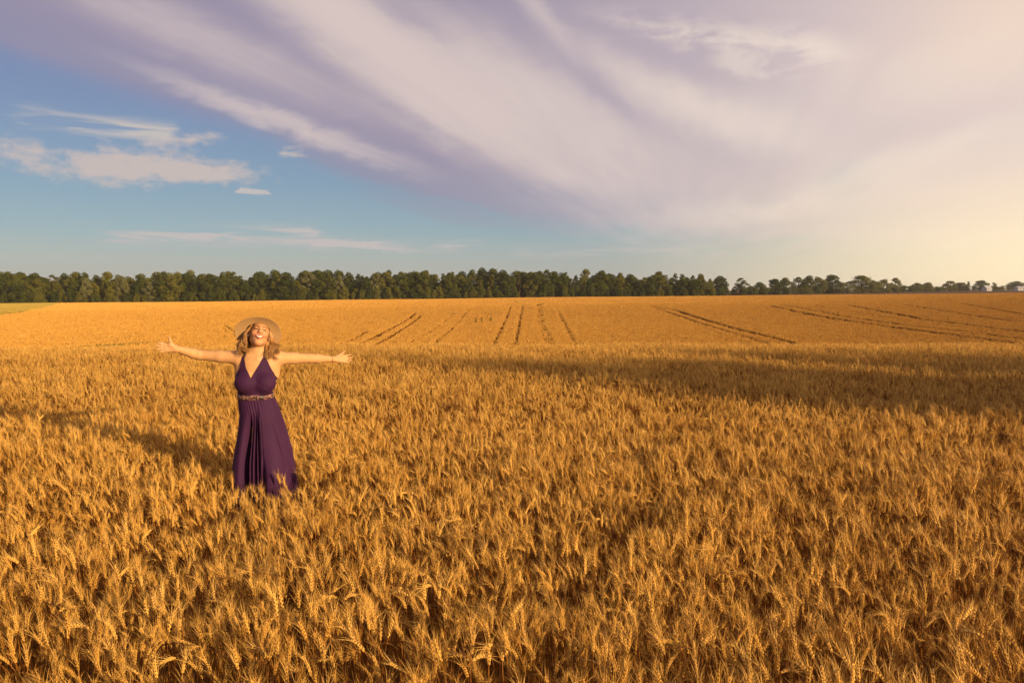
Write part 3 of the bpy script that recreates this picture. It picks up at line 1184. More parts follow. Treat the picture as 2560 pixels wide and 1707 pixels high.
LAND = [(-400, 160, 'above the mown strip'), (160, 400, 'left of the raised hand'), (400, 575, 'above the bent arm'),
        (575, 720, 'right above the straw hat'), (720, 900, 'above the straight arm'), (900, 1120, 'right of the straight arm'),
        (1120, 1240, 'above the three weeds'), (1240, 1330, 'above the twin tracks'), (1330, 1560, 'right of the twin tracks'), (1560, 1900, "at the wood's right end")]
LOOK = {'round dark': 'dark round-crowned tree', 'round olive': 'olive-green round-crowned tree', 'grey': 'pale grey-green tree', 'tall dark': 'dark narrow tree',
        'tall olive': 'olive-green narrow tree', 'pine': 'reddish-trunked pine', 'cone': 'pointed dark conifer'}
ROWS = ["in the wood's front row", "in the wood's second row", "in the wood's rear row"]


def edge_depth(px):
    return 306 + 0.030 * px


def edge_height(px):
    return np.interp(px, [-100, 0, 600, 1200, 1500, 1650, 1790], [10.8, 11.0, 11.6, 11.8, 11.4, 10.2, 9.2])


for row in range(3):
    px = -70.0 + row * 8
    while px < 1785 - row * 25:
        d = edge_depth(px) + row * 7 + random.uniform(-3.5, 3.0)
        x = at(px, d)
        f = ss(px, 250, 1350)
        w = [0.20 + 0.25 * f, 0.26 - 0.16 * f, 0.11 * (1 - f), 0.16 + 0.22 * f, 0.13 - 0.02 * f, 0.04, 0.01]
        kind = random.choices(list(LOOK), w)[0]
        h = float(edge_height(px)) * random.uniform(0.72, 1.10) * (0.96, 1.03, 1.06)[row]
        if kind == 'pine':
            h *= 0.95
        land = [t for a, b, t in LAND if a <= px < b][0]
        lab = '%s %s, %s' % (LOOK[kind], ROWS[row], land)
        plant_tree(kind, x, d, h, random.uniform(0.85, 1.55), lab, 'trees of the wood', 'pine_tree' if kind in ('pine', 'cone') else 'broadleaf_tree')
        px += random.uniform(18, 30) * (1.0, 1.15, 1.1)[row]
# bushes along the foot of the wood
px = -70.0
while px < 1790:
    d = edge_depth(px) - random.uniform(2.5, 4.5)
    land = [t for a, b, t in LAND if a <= px < b][0]
    k = random.choice(['shrub', 'shrub dark'])
    lab = "%s low bush at the wood's foot, %s" % ('olive' if k == 'shrub' else 'dark green', land)
    plant_tree(k, at(px, d), d, random.uniform(2.2, 6.2), random.uniform(0.8, 1.4), lab, 'bushes at the foot of the wood', 'bush')
    px += random.uniform(15, 28)

# separate trees running away to the right: photograph column, height of top, width in pixels, depth, kind
RIGHT = [(1799, 691, 50, 430, 'round dark', 'first dark tree right of the wood'), (1851, 695, 42, 440, 'tall dark', 'dark tree, second right of the wood'),
         (1876, 712, 42, 445, 'shrub dark', 'dark bush between the second and third trees past the wood'),
         (1898, 706, 46, 455, 'round dark', 'low dark tree, third right of the wood'), (1935, 697, 46, 470, 'round dark', 'dark tree left of the long clump right of the wood'),
         (1960, 695, 46, 480, 'round dark', 'dark tree at the left end of the long clump'), (1994, 692, 44, 490, 'tall dark', 'dark tree in the left half of the long clump'),
         (2020, 690, 50, 500, 'round dark', 'dark tree in the middle of the long clump'), (2044, 692, 42, 500, 'round olive', 'olive tree in the right half of the long clump'),
         (2078, 687, 62, 510, 'round dark', 'tallest round tree of the long clump'), (2106, 708, 52, 500, 'grey', 'pale drooping tree at the right foot of the long clump'),
         (2010, 713, 52, 490, 'shrub', 'olive bush in front of the long clump'),
         (2152, 690, 72, 540, 'round olive', 'broad round tree right of the thin mast'), (2182, 703, 44, 550, 'round olive', 'lower tree right of the broad round tree'),
         (2206, 698, 42, 560, 'round olive', 'tree second from the right in the broad clump'), (2236, 694, 34, 570, 'tall olive', 'tall tree at the right end of the broad clump'),
         (2257, 713, 30, 620, 'tall olive', 'small thin tree just right of the broad clump'), (2288, 707, 44, 640, 'round olive', 'small tree, left of a touching pair'),
         (2316, 706, 40, 640, 'round olive', 'small tree, right of a touching pair'), (2345, 716, 50, 700, 'shrub', 'low bush left of the far hazy trees'),
         (2373, 702, 36, 720, 'tall olive', 'upright tree rising from the far hazy bushes'), (2398, 707, 52, 730, 'round olive', 'round hazy tree left of the pointed conifer'),
         (2418, 703, 18, 720, 'cone', 'small pointed conifer among far hazy trees'), (2450, 701, 46, 780, 'round dark', 'rounded tree above the small grey roof'),
         (2482, 706, 14, 800, 'tall olive', 'thin pole-like tree right of the small grey roof'), (2492, 716, 56, 800, 'shrub', 'low bush between the two far buildings'),
         (2541, 703, 62, 950, 'round olive', 'rounded tree behind the long white building'), (2585, 706, 60, 960, 'round olive', 'tree cut by the right edge of the picture'),
         (2620, 703, 60, 960, 'round dark', 'dark tree just past the right edge of the picture')]
for px, top, wid, d, kind, lab in RIGHT:
    x = at(px, d)
    gz = float(ground_z(x, d))
    h = CAM_Z - (top - 722) / FPX * d - gz
    base_w = {'round': 7.8, 'tall': 5.4, 'cone': 4.4, 'grey': 7.8, 'shrub': 10.4}[kind.split()[0]]
    plant_tree(kind, x, d, h, wid / FPX * d / (base_w * h / 12.0), lab, None, 'bush' if 'shrub' in kind else ('conifer' if kind == 'cone' else 'broadleaf_tree'))
px = 1772.0
while px < 2350:
    d = float(np.interp(px, [1772, 2040, 2240, 2350], [436, 505, 575, 680])) - random.uniform(2, 9)
    side = 'beside the wood' if px < 1920 else ('along the long clump' if px < 2125 else ('along the broad clump' if px < 2250 else 'among the small far trees'))
    k = random.choice(['shrub', 'shrub dark'])
    lab = '%s low bush of the hedge %s' % ('olive' if k == 'shrub' else 'dark green', side)
    plant_tree(k, at(px, d), d, random.uniform(2.8, 5.6), random.uniform(0.9, 1.5), lab, 'bushes of the hedge right of the wood', 'bush')
    px += random.uniform(14, 26)
# a bare, dead tree by the end of the wood
tm, _ = KINDS['tall olive'][0]
d = 428
o = empty('dead_tree', (at(1776, d), d, float(ground_z(at(1776, d), d))), 0.8)
mb = MB()
r = np.random.default_rng(77)
mb.tube([(0, 0, -.2), (0.1, 0, 4), (0.0, 0.1, 7.5), (0.2, 0, 9.5)], [0.2, 0.14, 0.08, 0.02], 6)
mb.build('trunk', m_bark, o)
mb = MB()
for i in range(26):
    t = r.uniform(0.35, 0.95)
    a = r.uniform(0, 6.28)
    b = np.array([0.08, 0.03, 9.3 * t])
    L = 2.2 * (1.15 - t)
    e = b + np.array([math.cos(a) * L, math.sin(a) * L, L * 0.9])
    mb.tube([b, (b + e) / 2 + np.array([0, 0, -0.1]), e], [0.05, 0.03, 0.008], 4)
mb.build('branches', m_bark, o)
tag(o, 'bare dead tree at the right end of the wood', 'tree')
# far hedge line behind everything on the right, low and hazy
px = 2230.0
i = 0
while px < 2640:
    d = 1000 + random.uniform(-20, 20)
    plant_tree('shrub', at(px, d), d, random.uniform(4.5, 7.5), random.uniform(1.0, 1.6), 'low hazy bush of the farthest hedge on the right', 'bushes of the farthest hedge', 'bush')
    px += random.uniform(14, 24)

# trees standing right of and behind the camera, whose shade falls across the wheat
def shade_tree(perp, along, h, width, kind, lab):
    fx, fy = -math.sin(R(SUN_AZ)), -math.cos(R(SUN_AZ))
    px_, py_ = fy, -fx
    plant_tree(kind, px_ * perp + fx * along, py_ * perp + fy * along, h, width, lab)


shade_tree(11.6, -60.0, 14.7, 0.62, 'round dark', 'round tree beyond the right edge, shading the wheat nearest the middle')
shade_tree(16.2, -59.0, 14.1, 0.7, 'round olive', 'round tree beyond the right edge, shading the wheat farther right')
shade_tree(13.9, -62.0, 14.8, 0.68, 'round olive', 'tall olive tree beyond the right edge, second of the shading row')
shade_tree(18.4, -61.0, 13.8, 0.7, 'round dark', 'dark tree beyond the right edge, fourth of the shading row')
shade_tree(23.4, -62.0, 12.8, 0.62, 'round dark', 'dark tree beyond the right edge, last of the shading row')
shade_tree(20.8, -60.0, 13.1, 0.62, 'round dark', 'smaller tree beyond the right edge, shading the rightmost wheat')

# ------------------------------------------------------------------ far buildings and mast
m_white_wall = noise_mat('white wall', (0.44, 0.42, 0.38), (0.52, 0.50, 0.46), 0.8)
m_roof_grey = noise_mat('grey roof', (0.34, 0.33, 0.33), (0.46, 0.45, 0.44), 1.5)
m_dark_glass = noise_mat('dark window', (0.03, 0.03, 0.035), (0.06, 0.06, 0.07), 1.0, 0.2, 0.5)
m_pole = noise_mat('weathered pole', (0.10, 0.07, 0.05), (0.16, 0.12, 0.09), 4.0)


def house(px, d, L, D, H, RH, rz, label, name, nwin, over=0.4):
    x = at(px, d)
    o = empty(name, (x, d, float(ground_z(x, d))), rz)
    mb = MB()
    mb.box((-L / 2, -D / 2, -0.5), (L / 2, D / 2, H))
    mb.add([(-L / 2, -D / 2, H), (-L / 2, D / 2, H), (-L / 2, 0, H + RH)], [(0, 1, 2)])
    mb.add([(L / 2, -D / 2, H), (L / 2, D / 2, H), (L / 2, 0, H + RH)], [(0, 2, 1)])
    mb.build('wall', m_white_wall, o)
    mb = MB()
    e = over
    k = RH / (D / 2)
    for s in (-1, 1):
        y0, z0 = s * (D / 2 + e), H - e * k + 0.04
        mb.add([(-L / 2 - e, y0, z0), (L / 2 + e, y0, z0), (L / 2 + e, 0, H + RH + 0.04), (-L / 2 - e, 0, H + RH + 0.04),
                (-L / 2 - e, y0, z0 + 0.15), (L / 2 + e, y0, z0 + 0.15), (L / 2 + e, 0, H + RH + 0.19), (-L / 2 - e, 0, H + RH + 0.19)],
               [(0, 3, 2, 1), (4, 5, 6, 7), (0, 1, 5, 4), (1, 2, 6, 5), (3, 0, 4, 7)])
    mb.build('roof', m_roof_grey, o)
    for i in range(nwin):
        wx = -L / 2 + L * (i + 0.7) / (nwin + 0.4)
        mb = MB()
        mb.box((wx - 0.45, -D / 2 - 0.05, H * 0.35), (wx + 0.45, -D / 2 + 0.02, H * 0.75))
        mb.build('window', m_dark_glass, o)
    mb = MB()
    mb.box((L / 2 - 1.5, -D / 2 - 0.06, 0), (L / 2 - 0.6, -D / 2 + 0.02, H * 0.78))
    mb.build('door', m_roof_grey, o)
    return tag(o, label, 'building')


house(2464, 770, 6.0, 6.5, 2.4, 2.6, 0.25, 'small far house with pale grey roof under a rounded tree', 'farm_house', 2)
house(2562, 900, 22.0, 8.0, 3.6, 1.1, -0.05, 'long low white farm building at the right edge', 'farm_building', 6)
d = 520
o = empty('utility_mast', (at(2127, d), d, float(ground_z(at(2127, d), d))))
mb = MB()
mb.tube([(0, 0, -.3), (0, 0, 10.6)], [0.11, 0.07], 6)
mb.build('pole', m_pole, o)
mb = MB()
mb.box((-0.9, -0.06, 9.7), (0.9, 0.06, 9.85))
mb.build('crossarm', m_pole, o)
tag(o, 'thin dark mast left of the broad round tree', 'mast')

# ------------------------------------------------------------------ the woman
# local frame: x to the picture's right, y away from the camera, z up; she faces -y
PHI = math.atan2(-WX, WY)
woman = empty('person', (WX, WY, float(ground_z(WX, WY))), PHI)
tag(woman, 'smiling woman in a long purple halter dress and straw hat with outstretched arms', 'person')


def v3(*a):
    return np.array(a, float)


def capsule(a, b, ra, rb):
    a, b = np.asarray(a, float), np.asarray(b, float)
    ba = b - a
    L2 = ba @ ba

    def f(x, y, z):
        px, py, pz = x - a[0], y - a[1], z - a[2]
        t = np.clip((px * ba[0] + py * ba[1] + pz * ba[2]) / L2, 0, 1)
        return np.sqrt((px - t * ba[0]) ** 2 + (py - t * ba[1]) ** 2 + (pz - t * ba[2]) ** 2) - (ra + (rb - ra) * t)
    m = max(ra, rb)
    return f, np.minimum(a, b) - m, np.maximum(a, b) + m


def ellipsoid(c, r, M=None):
    c, r = np.asarray(c, float), np.asarray(r, float)
    Mi = None if M is None else np.asarray(M).T

    def f(x, y, z):
        px, py, pz = x - c[0], y - c[1], z - c[2]
        if Mi is not None:
            px, py, pz = (Mi[i, 0] * px + Mi[i, 1] * py + Mi[i, 2] * pz for i in range(3))
        k0 = np.sqrt((px / r[0]) ** 2 + (py / r[1]) ** 2 + (pz / r[2]) ** 2)
        k1 = np.sqrt((px / r[0] ** 2) ** 2 + (py / r[1] ** 2) ** 2 + (pz / r[2] ** 2) ** 2) + 1e-9
        return k0 * (k0 - 1) / k1
    m = r.max()
    return f, c - m, c + m


def smin(a, b, k):
    h = np.maximum(k - np.abs(a - b), 0) / k
    return np.minimum(a, b) - h * h * k * 0.25


# head frame
HEAD_C = v3(0.047, 0.000, 1.538)
Mh = np.array((Matrix.Rotation(R(11), 3, 'Y') @ Matrix.Rotation(R(-18), 3, 'X')))


def hp(*p):
    return HEAD_C + Mh @ v3(*p)


def hr(x, y, z):
    """World-local points to head-local."""
    q = np.stack(np.broadcast_arrays(x - HEAD_C[0], y - HEAD_C[1], z - HEAD_C[2]), -1)
    return q @ Mh


# torso alone (the dress is fitted over it)
TORSO = [
    (*ellipsoid((0.020, 0.012, 1.265), (0.140, 0.088, 0.150)), 0.02),
    (*ellipsoid((0.008, 0.010, 1.080), (0.118, 0.085, 0.150)), 0.06),
    (*ellipsoid((0.025, 0.025, 0.900), (0.112, 0.075, 0.120)), 0.06),
    (*ellipsoid((-0.058, -0.062, 1.165), (0.074, 0.064, 0.074)), 0.03),
    (*ellipsoid((0.078, -0.062, 1.160), (0.076, 0.066, 0.076)), 0.03),
    (*capsule((0.022, 0.030, 1.380), (-0.095, 0.025, 1.362), 0.040, 0.042), 0.05),
    (*capsule((0.026, 0.030, 1.380), (0.165, 0.028, 1.350), 0.040, 0.044), 0.05),
    (*capsule((-0.088, 0.02, 1.30), (-0.105, 0.02, 1.22), 0.045, 0.035), 0.04),
    (*capsule((0.150, 0.02, 1.29), (0.150, 0.02, 1.21), 0.045, 0.035), 0.04),
]
NECK = [(*capsule((0.024, 0.030, 1.350), hp(0, 0.028, -0.060), 0.052, 0.047), 0.035),
        (*capsule((0.028, -0.030, 1.352), hp(-0.045, 0.022, -0.035), 0.012, 0.013), 0.025),
        (*capsule((0.028, -0.030, 1.352), hp(0.045, 0.022, -0.035), 0.012, 0.013), 0.025),
        (*capsule((0.020, -0.048, 1.345), (-0.10, -0.012, 1.376), 0.010, 0.010), 0.025),
        (*capsule((0.030, -0.048, 1.345), (0.170, -0.010, 1.362), 0.010, 0.010), 0.025)]
HEAD = [
    (*ellipsoid(hp(0, 0.020, 0.030), (0.072, 0.092, 0.084), Mh), 0.02),
    (*ellipsoid(hp(0, -0.022, -0.020), (0.057, 0.066, 0.087), Mh), 0.03),
    (*capsule(hp(-0.036, 0.000, -0.062), hp(-0.012, -0.062, -0.094), 0.020, 0.018), 0.03),
    (*capsule(hp(0.036, 0.000, -0.062), hp(0.012, -0.062, -0.094), 0.020, 0.018), 0.03),
    (*ellipsoid(hp(0, -0.066, -0.098), (0.020, 0.016, 0.014), Mh), 0.02),
    (*ellipsoid(hp(-0.036, -0.062, -0.026), (0.023, 0.020, 0.021), Mh), 0.02),
    (*ellipsoid(hp(0.036, -0.062, -0.026), (0.023, 0.020, 0.021), Mh), 0.02),
    (*capsule(hp(-0.038, -0.066, 0.022), hp(-0.010, -0.080, 0.022), 0.009, 0.009), 0.014),
    (*capsule(hp(0.038, -0.066, 0.022), hp(0.010, -0.080, 0.022), 0.009, 0.009), 0.014),
    (*ellipsoid(hp(-0.029, -0.075, 0.006), (0.013, 0.009, 0.008), Mh), 0.006),
    (*ellipsoid(hp(0.029, -0.075, 0.006), (0.013, 0.009, 0.008), Mh), 0.006),
    (*capsule(hp(0, -0.084, 0.016), hp(0, -0.102, -0.020), 0.0075, 0.0105), 0.012),
    (*ellipsoid(hp(-0.012, -0.092, -0.024), (0.008, 0.009, 0.007), Mh), 0.008),
    (*ellipsoid(hp(0.012, -0.092, -0.024), (0.008, 0.009, 0.007), Mh), 0.008),
    (*capsule(hp(-0.027, -0.078, -0.044), hp(0, -0.091, -0.048), 0.0045, 0.0060), 0.008),
    (*capsule(hp(0.027, -0.078, -0.044), hp(0, -0.091, -0.048), 0.0045, 0.0060), 0.008),
    (*capsule(hp(-0.025, -0.077, -0.050), hp(0, -0.087, -0.067), 0.0045, 0.0070), 0.008),
    (*capsule(hp(0.025, -0.077, -0.050), hp(0, -0.087, -0.067), 0.0045, 0.0070), 0.008),
    (*ellipsoid(hp(-0.072, 0.012, -0.012), (0.008, 0.018, 0.028), Mh), 0.006),
    (*ellipsoid(hp(0.072, 0.012, -0.012), (0.008, 0.018, 0.028), Mh), 0.006),
]
# arms: shoulder, elbow, wrist
SL, EL_, WL = v3(-0.118, 0.022, 1.350), v3(-0.388, 0.055, 1.374), v3(-0.535, -0.070, 1.434)
SR, ER_, WR = v3(0.190, 0.025, 1.338), v3(0.425, 0.165, 1.318), v3(0.628, 0.265, 1.298)
ARMS = []
for S_, E_, W_ in ((SL, EL_, WL), (SR, ER_, WR)):
    mid = S_ + (E_ - S_) * 0.45
    ARMS += [(*capsule(S_, mid, 0.050, 0.043), 0.035), (*capsule(mid, E_, 0.043, 0.034), 0.02)]
    f1 = E_ + (W_ - E_) * 0.28
    ARMS += [(*capsule(E_, f1, 0.034, 0.035), 0.02), (*capsule(f1, W_, 0.035, 0.0225), 0.02)]


def hand(W_, along, up, nrm, spread, curl, sc=0.9, th=(0.50, 0.85, 0.15)):
    """Five fingers on a palm. along: wrist to fingers; up: towards the thumb; nrm: out of the palm."""
    P = []
    pts = lambda a, u, n: W_ + (along * a + up * u + nrm * n) * sc
    # palm: four rays from the wrist to the knuckles, with the ball of the thumb
    kn = [pts(0.078, 0.026, 0), pts(0.082, 0.009, 0), pts(0.079, -0.008, 0), pts(0.072, -0.024, 0)]
    for i, q in enumerate(kn):
        P.append((*capsule(pts(0.004, 0.010 - 0.007 * i, 0), q, 0.0155, 0.0105), 0.014))
    P.append((*capsule(pts(0.018, 0.014, 0.006), pts(0.050, 0.030, 0.012), 0.015, 0.013), 0.014))
    L = [q * sc for q in (0.066, 0.074, 0.068, 0.053)]
    for i in range(4):
        sp = spread * (1.5 - i)
        d1 = along * math.cos(sp) + up * math.sin(sp)
        c1, c2, c3 = curl[i]
        p0 = kn[i]
        dd = d1
        for seg, (fr, cc) in enumerate(((0.46, c1), (0.31, c2), (0.23, c3))):
            dd = dd * math.cos(cc) + nrm * math.sin(cc)
            p1 = p0 + dd * L[i] * fr
            ra = (0.0086, 0.0078, 0.0070)[seg] * (0.9 if i == 3 else 1)
            P.append((*capsule(p0, p1, ra, ra * 0.92), 0.004 if seg else 0.007))
            p0 = p1
    # thumb leaves the side of the palm near its base
    t0 = pts(0.030, 0.026, 0.010)
    td = along * th[0] + up * th[1] + nrm * th[2]
    td /= np.linalg.norm(td)
    t1 = t0 + td * 0.034
    td2 = td * 0.93 + up * 0.30 - along * 0.12
    td2 /= np.linalg.norm(td2)
    P.append((*capsule(t0, t1, 0.0125, 0.0098), 0.009))
    P.append((*capsule(t1, t1 + td2 * 0.028, 0.0098, 0.0075), 0.005))
    return P


def basis(al, up):
    al = al / np.linalg.norm(al)
    up = up - al * (up @ al)
    up /= np.linalg.norm(up)
    return al, up


al, up_ = basis(v3(-0.97, -0.10, 0.10), v3(0.18, 0.10, 1.0))
HANDL = hand(WL, al, up_, np.cross(al, up_) * (1 if np.cross(al, up_)[1] < 0 else -1), 0.13, [(0.02, 0.06, 0.05), (0.0, 0.05, 0.05), (0.02, 0.08, 0.05), (0.05, 0.1, 0.05)], 0.86)
al2, up2 = basis(v3(0.93, 0.30, -0.04), v3(0.12, 0.42, 0.90))
nr2 = np.cross(al2, up2)
HANDR = hand(WR, al2, up2, nr2 * (1 if nr2[2] > 0 else -1), 0.10, [(0.02, 0.1, 0.05), (-0.05, 0.06, 0.05), (-0.02, 0.08, 0.05), (0.02, 0.1, 0.05)], 0.95, (0.85, 0.42, 0.25))
LEGS = []
for hx_, kx, kz, ky, ax, ay in ((-0.030, -0.030, 0.49, 0.03, -0.035, 0.04), (0.085, 0.125, 0.50, -0.050, 0.140, 0.02)):
    hip, knee, ank = v3(hx_, 0.03, 0.86), v3(kx, ky, kz), v3(ax, ay, 0.075)
    LEGS += [(*capsule(hip, knee, 0.062, 0.045), 0.05), (*capsule(knee, knee + (ank - knee) * 0.35, 0.050, 0.052), 0.03),
             (*capsule(knee + (ank - knee) * 0.35, ank, 0.052, 0.033), 0.02), (*capsule(ank + v3(0, 0.02, -0.04), ank + v3(0.01, -0.13, -0.052), 0.032, 0.022), 0.03)]
ALL = TORSO + LEGS + NECK + HEAD + ARMS + HANDL + HANDR


def piecewise(segs):
    out = [segs[0][0]]
    for a, b, st in segs:
        n = max(1, int(round((b - a) / st)))
        out += list(np.linspace(a, b, n + 1)[1:])
    return np.array(out)


XS = piecewise([(-0.765, -0.545, 0.0030), (-0.545, -0.16, 0.0065), (-0.16, -0.06, 0.005), (-0.06, 0.15, 0.0030), (0.15, 0.25, 0.005), (0.25, 0.60, 0.0065), (0.60, 0.83, 0.0030)])
YS = piecewise([(-0.20, 0.13, 0.0034), (0.13, 0.42, 0.0040)])
ZS = piecewise([(-0.01, 1.00, 0.010), (1.00, 1.24, 0.0065), (1.24, 1.57, 0.0030), (1.57, 1.68, 0.0042)])


def sdf_grid(prims):
    F = np.full((len(XS), len(YS), len(ZS)), 0.06, np.float32)
    for f, lo, hi, k in prims:
        pad = k + 0.012
        sl = []
        for ax_, l, h in ((XS, lo[0], hi[0]), (YS, lo[1], hi[1]), (ZS, lo[2], hi[2])):
            sl.append(slice(max(0, np.searchsorted(ax_, l - pad) - 1), min(len(ax_), np.searchsorted(ax_, h + pad) + 1)))
        x, y, z = XS[sl[0]][:, None, None].astype(np.float32), YS[sl[1]][None, :, None].astype(np.float32), ZS[sl[2]][None, None, :].astype(np.float32)
        d = f(x, y, z).astype(np.float32)
        F[tuple(sl)] = smin(F[tuple(sl)], d, np.float32(k))
    return F


def surface_nets(F, xs, ys, zs):
    S_ = F < 0
    act = np.zeros(tuple(n - 1 for n in F.shape), np.int8)
    for i in (0, 1):
        for j in (0, 1):
            for k in (0, 1):
                act += S_[i:F.shape[0] - 1 + i, j:F.shape[1] - 1 + j, k:F.shape[2] - 1 + k]
    ci = np.argwhere((act > 0) & (act < 8))
    idm = np.full(act.shape, -1, np.int32)
    idm[ci[:, 0], ci[:, 1], ci[:, 2]] = np.arange(len(ci))
    off = np.array([(i, j, k) for i in (0, 1) for j in (0, 1) for k in (0, 1)])
    val = np.stack([F[ci[:, 0] + o[0], ci[:, 1] + o[1], ci[:, 2] + o[2]] for o in off], 1)
    acc = np.zeros((len(ci), 3))
    cnt = np.zeros(len(ci))
    for a in range(8):
        for b in range(a + 1, 8):
            if np.abs(off[a] - off[b]).sum() != 1:
                continue
            va, vb = val[:, a], val[:, b]
            m_ = (va < 0) != (vb < 0)
            t = np.where(m_, va / (va - vb + 1e-12), 0)
            acc += m_[:, None] * (off[a][None] + (off[b] - off[a])[None] * t[:, None])
            cnt += m_
    loc = acc / cnt[:, None]
    P = np.empty((len(ci), 3))
    for d_, g_ in enumerate((xs, ys, zs)):
        P[:, d_] = g_[ci[:, d_]] + loc[:, d_] * (g_[ci[:, d_] + 1] - g_[ci[:, d_]])
    quads = []
    for d_ in range(3):
        n1, n2 = [(1, 2), (2, 0), (0, 1)][d_]
        sa = [slice(None)] * 3
        sb = [slice(None)] * 3
        sa[d_], sb[d_] = slice(0, -1), slice(1, None)
        A, B = S_[tuple(sa)], S_[tuple(sb)]
        e = np.argwhere(A != B)
        e = e[(e[:, n1] > 0) & (e[:, n2] > 0) & (e[:, n1] < F.shape[n1] - 1) & (e[:, n2] < F.shape[n2] - 1)]
        flip = A[e[:, 0], e[:, 1], e[:, 2]]
        o1, o2 = np.eye(3, dtype=int)[n1], np.eye(3, dtype=int)[n2]
        q = np.stack([idm[tuple((e - o1 - o2).T)], idm[tuple((e - o2).T)], idm[tuple(e.T)], idm[tuple((e - o1).T)]], 1)
        q[~flip] = q[~flip][:, ::-1]
        quads.append(q)
    return P, np.concatenate(quads)


bodyP, bodyQ = surface_nets(sdf_grid(ALL), XS, YS, ZS)
# skin colour: lips, brows and lashes are darker skin and hair of the face itself
hl = hr(bodyP[:, 0], bodyP[:, 1], bodyP[:, 2])
colr = np.tile(v3(0.61, 0.325, 0.130), (len(bodyP), 1))


def paint(mask, c):
    global colr
    colr = colr * (1 - mask[:, None]) + np.array(c) * mask[:, None]


fx, fz = hl[:, 0], hl[:, 2]
front = ss(-hl[:, 1], 0.045, 0.06)
paint(0.6 * ss(-hl[:, 1], 0.0, 0.04) * (np.abs(hl[:, 2]) < 0.12) * (np.abs(hl[:, 0]) < 0.08), (0.58, 0.27, 0.12))
paint(0.45 * front * np.exp(-(((np.abs(fx) - 0.036) / 0.018) ** 2 + ((fz + 0.028) / 0.018) ** 2)), (0.62, 0.20, 0.12))
lipz = -0.046 + 6.0 * fx ** 2
lower = -0.068 + 20.0 * fx ** 2
inm = (np.abs(fx) < 0.033)
lip = np.exp(-((fz - lipz) / 0.0042) ** 2) + np.exp(-((fz - lower) / 0.0048) ** 2)
paint(np.clip(lip, 0, 1) * inm * front * 0.9, (0.42, 0.085, 0.065))
brow = np.exp(-((fz - 0.026 + 6 * (np.abs(fx) - 0.030) ** 2 * 3) / 0.0052) ** 2) * (np.abs(fx) > 0.010) * (np.abs(fx) < 0.048)
paint(brow * front * 0.9, (0.14, 0.065, 0.03))
lash = np.exp(-((fz - 0.001 - 14 * (np.abs(fx) - 0.029) ** 2) / 0.0056) ** 2) * (np.abs(fx) > 0.016) * (np.abs(fx) < 0.043)
paint(lash * front * 0.95, (0.05, 0.02, 0.012))
m_skin, nt, b = new_mat('skin', 0.55, 0.3)
ca = nt.nodes.new('ShaderNodeAttribute')
ca.attribute_name = 'skin'
tc = nt.nodes.new('ShaderNodeTexCoord')
nz = vnoise(tc.outputs['Object'], 26.0, 3.0)
nt.links.new(vmul(ca.outputs['Color'], vmix(nz, (0.90, 0.87, 0.85), (1.06, 1.06, 1.06))), b.inputs['Base Color'])
b.inputs['Subsurface Weight'].default_value = 0.05
b.inputs['Subsurface Radius'].default_value = (1.0, 0.35, 0.2)
b.inputs['Subsurface Scale'].default_value = 0.008
me = bpy.data.meshes.new('body')
me.vertices.add(len(bodyP))
me.vertices.foreach_set('co', bodyP.astype(np.float32).ravel())
me.loops.add(len(bodyQ) * 4)
me.loops.foreach_set('vertex_index', bodyQ.astype(np.int32).ravel())
me.polygons.add(len(bodyQ))
me.polygons.foreach_set('loop_start', np.arange(0, len(bodyQ) * 4, 4, dtype=np.int32))
me.polygons.foreach_set('use_smooth', [True] * len(bodyQ))
me.update(calc_edges=True)
ca = me.attributes.new('skin', 'FLOAT_COLOR', 'POINT')
ca.data.foreach_set('color', np.column_stack([colr, np.ones(len(colr))]).astype(np.float32).ravel())
me.materials.append(m_skin)
body = obj_from_mesh('body', me, woman)
sm_ = body.modifiers.new('smooth', 'SMOOTH')
sm_.factor = 0.5
sm_.iterations = 2

# teeth: a thin curved band between the lips
m_teeth = noise_mat('teeth', (0.60, 0.56, 0.50), (0.70, 0.66, 0.60), 30.0, 0.3, 0.5)
vs = []
for i in range(13):
    x = -0.021 + 0.042 * i / 12
    yy = -0.0965 + 14 * x * x
    zt, zb = -0.0498 + 6.5 * x * x, -0.0600 + 15.0 * x * x
    for dz_, dy_ in ((zt, 0.0), ((zt + zb) / 2, -0.0012), (zb, 0.0)):
        vs.append(hp(x, yy + dy_, dz_))
mesh_obj('teeth', vs, grid_faces(13, 3), m_teeth, woman, True)

# ------------------------------------------------------------------ the dress
m_dress, nt, b = new_mat('purple jersey', 0.75, 0.2)
tc = nt.nodes.new('ShaderNodeTexCoord')
n1 = vnoise(tc.outputs['Object'], 5.0, 4.0)
n2 = vnoise(tc.outputs['Object'], 420.0, 2.0)
nt.links.new(vmix(n1, (0.037, 0.0085, 0.034), (0.053, 0.012, 0.047)), b.inputs['Base Color'])
b.inputs['Sheen Weight'].default_value = 0.06
b.inputs['Sheen Tint'].default_value = (0.8, 0.35, 0.5, 1)
bp = nt.nodes.new('ShaderNodeBump')
bp.inputs['Strength'].default_value = 0.15
bp.inputs['Distance'].default_value = 0.001
nt.links.new(n2.s, bp.inputs['Height'])
nt.links.new(bp.outputs[0], b.inputs['Normal'])
m_band, nt, b = new_mat('patterned braid', 0.5, 0.4)
tc = nt.nodes.new('ShaderNodeTexCoord')
vo = nt.nodes.new('ShaderNodeTexVoronoi')
vo.inputs['Scale'].default_value = 62.0
nt.links.new(tc.outputs['Object'], vo.inputs['Vector'])
wv = vnoise(tc.outputs['Object'], 48.0, 2.0, 0.5, 1.5)
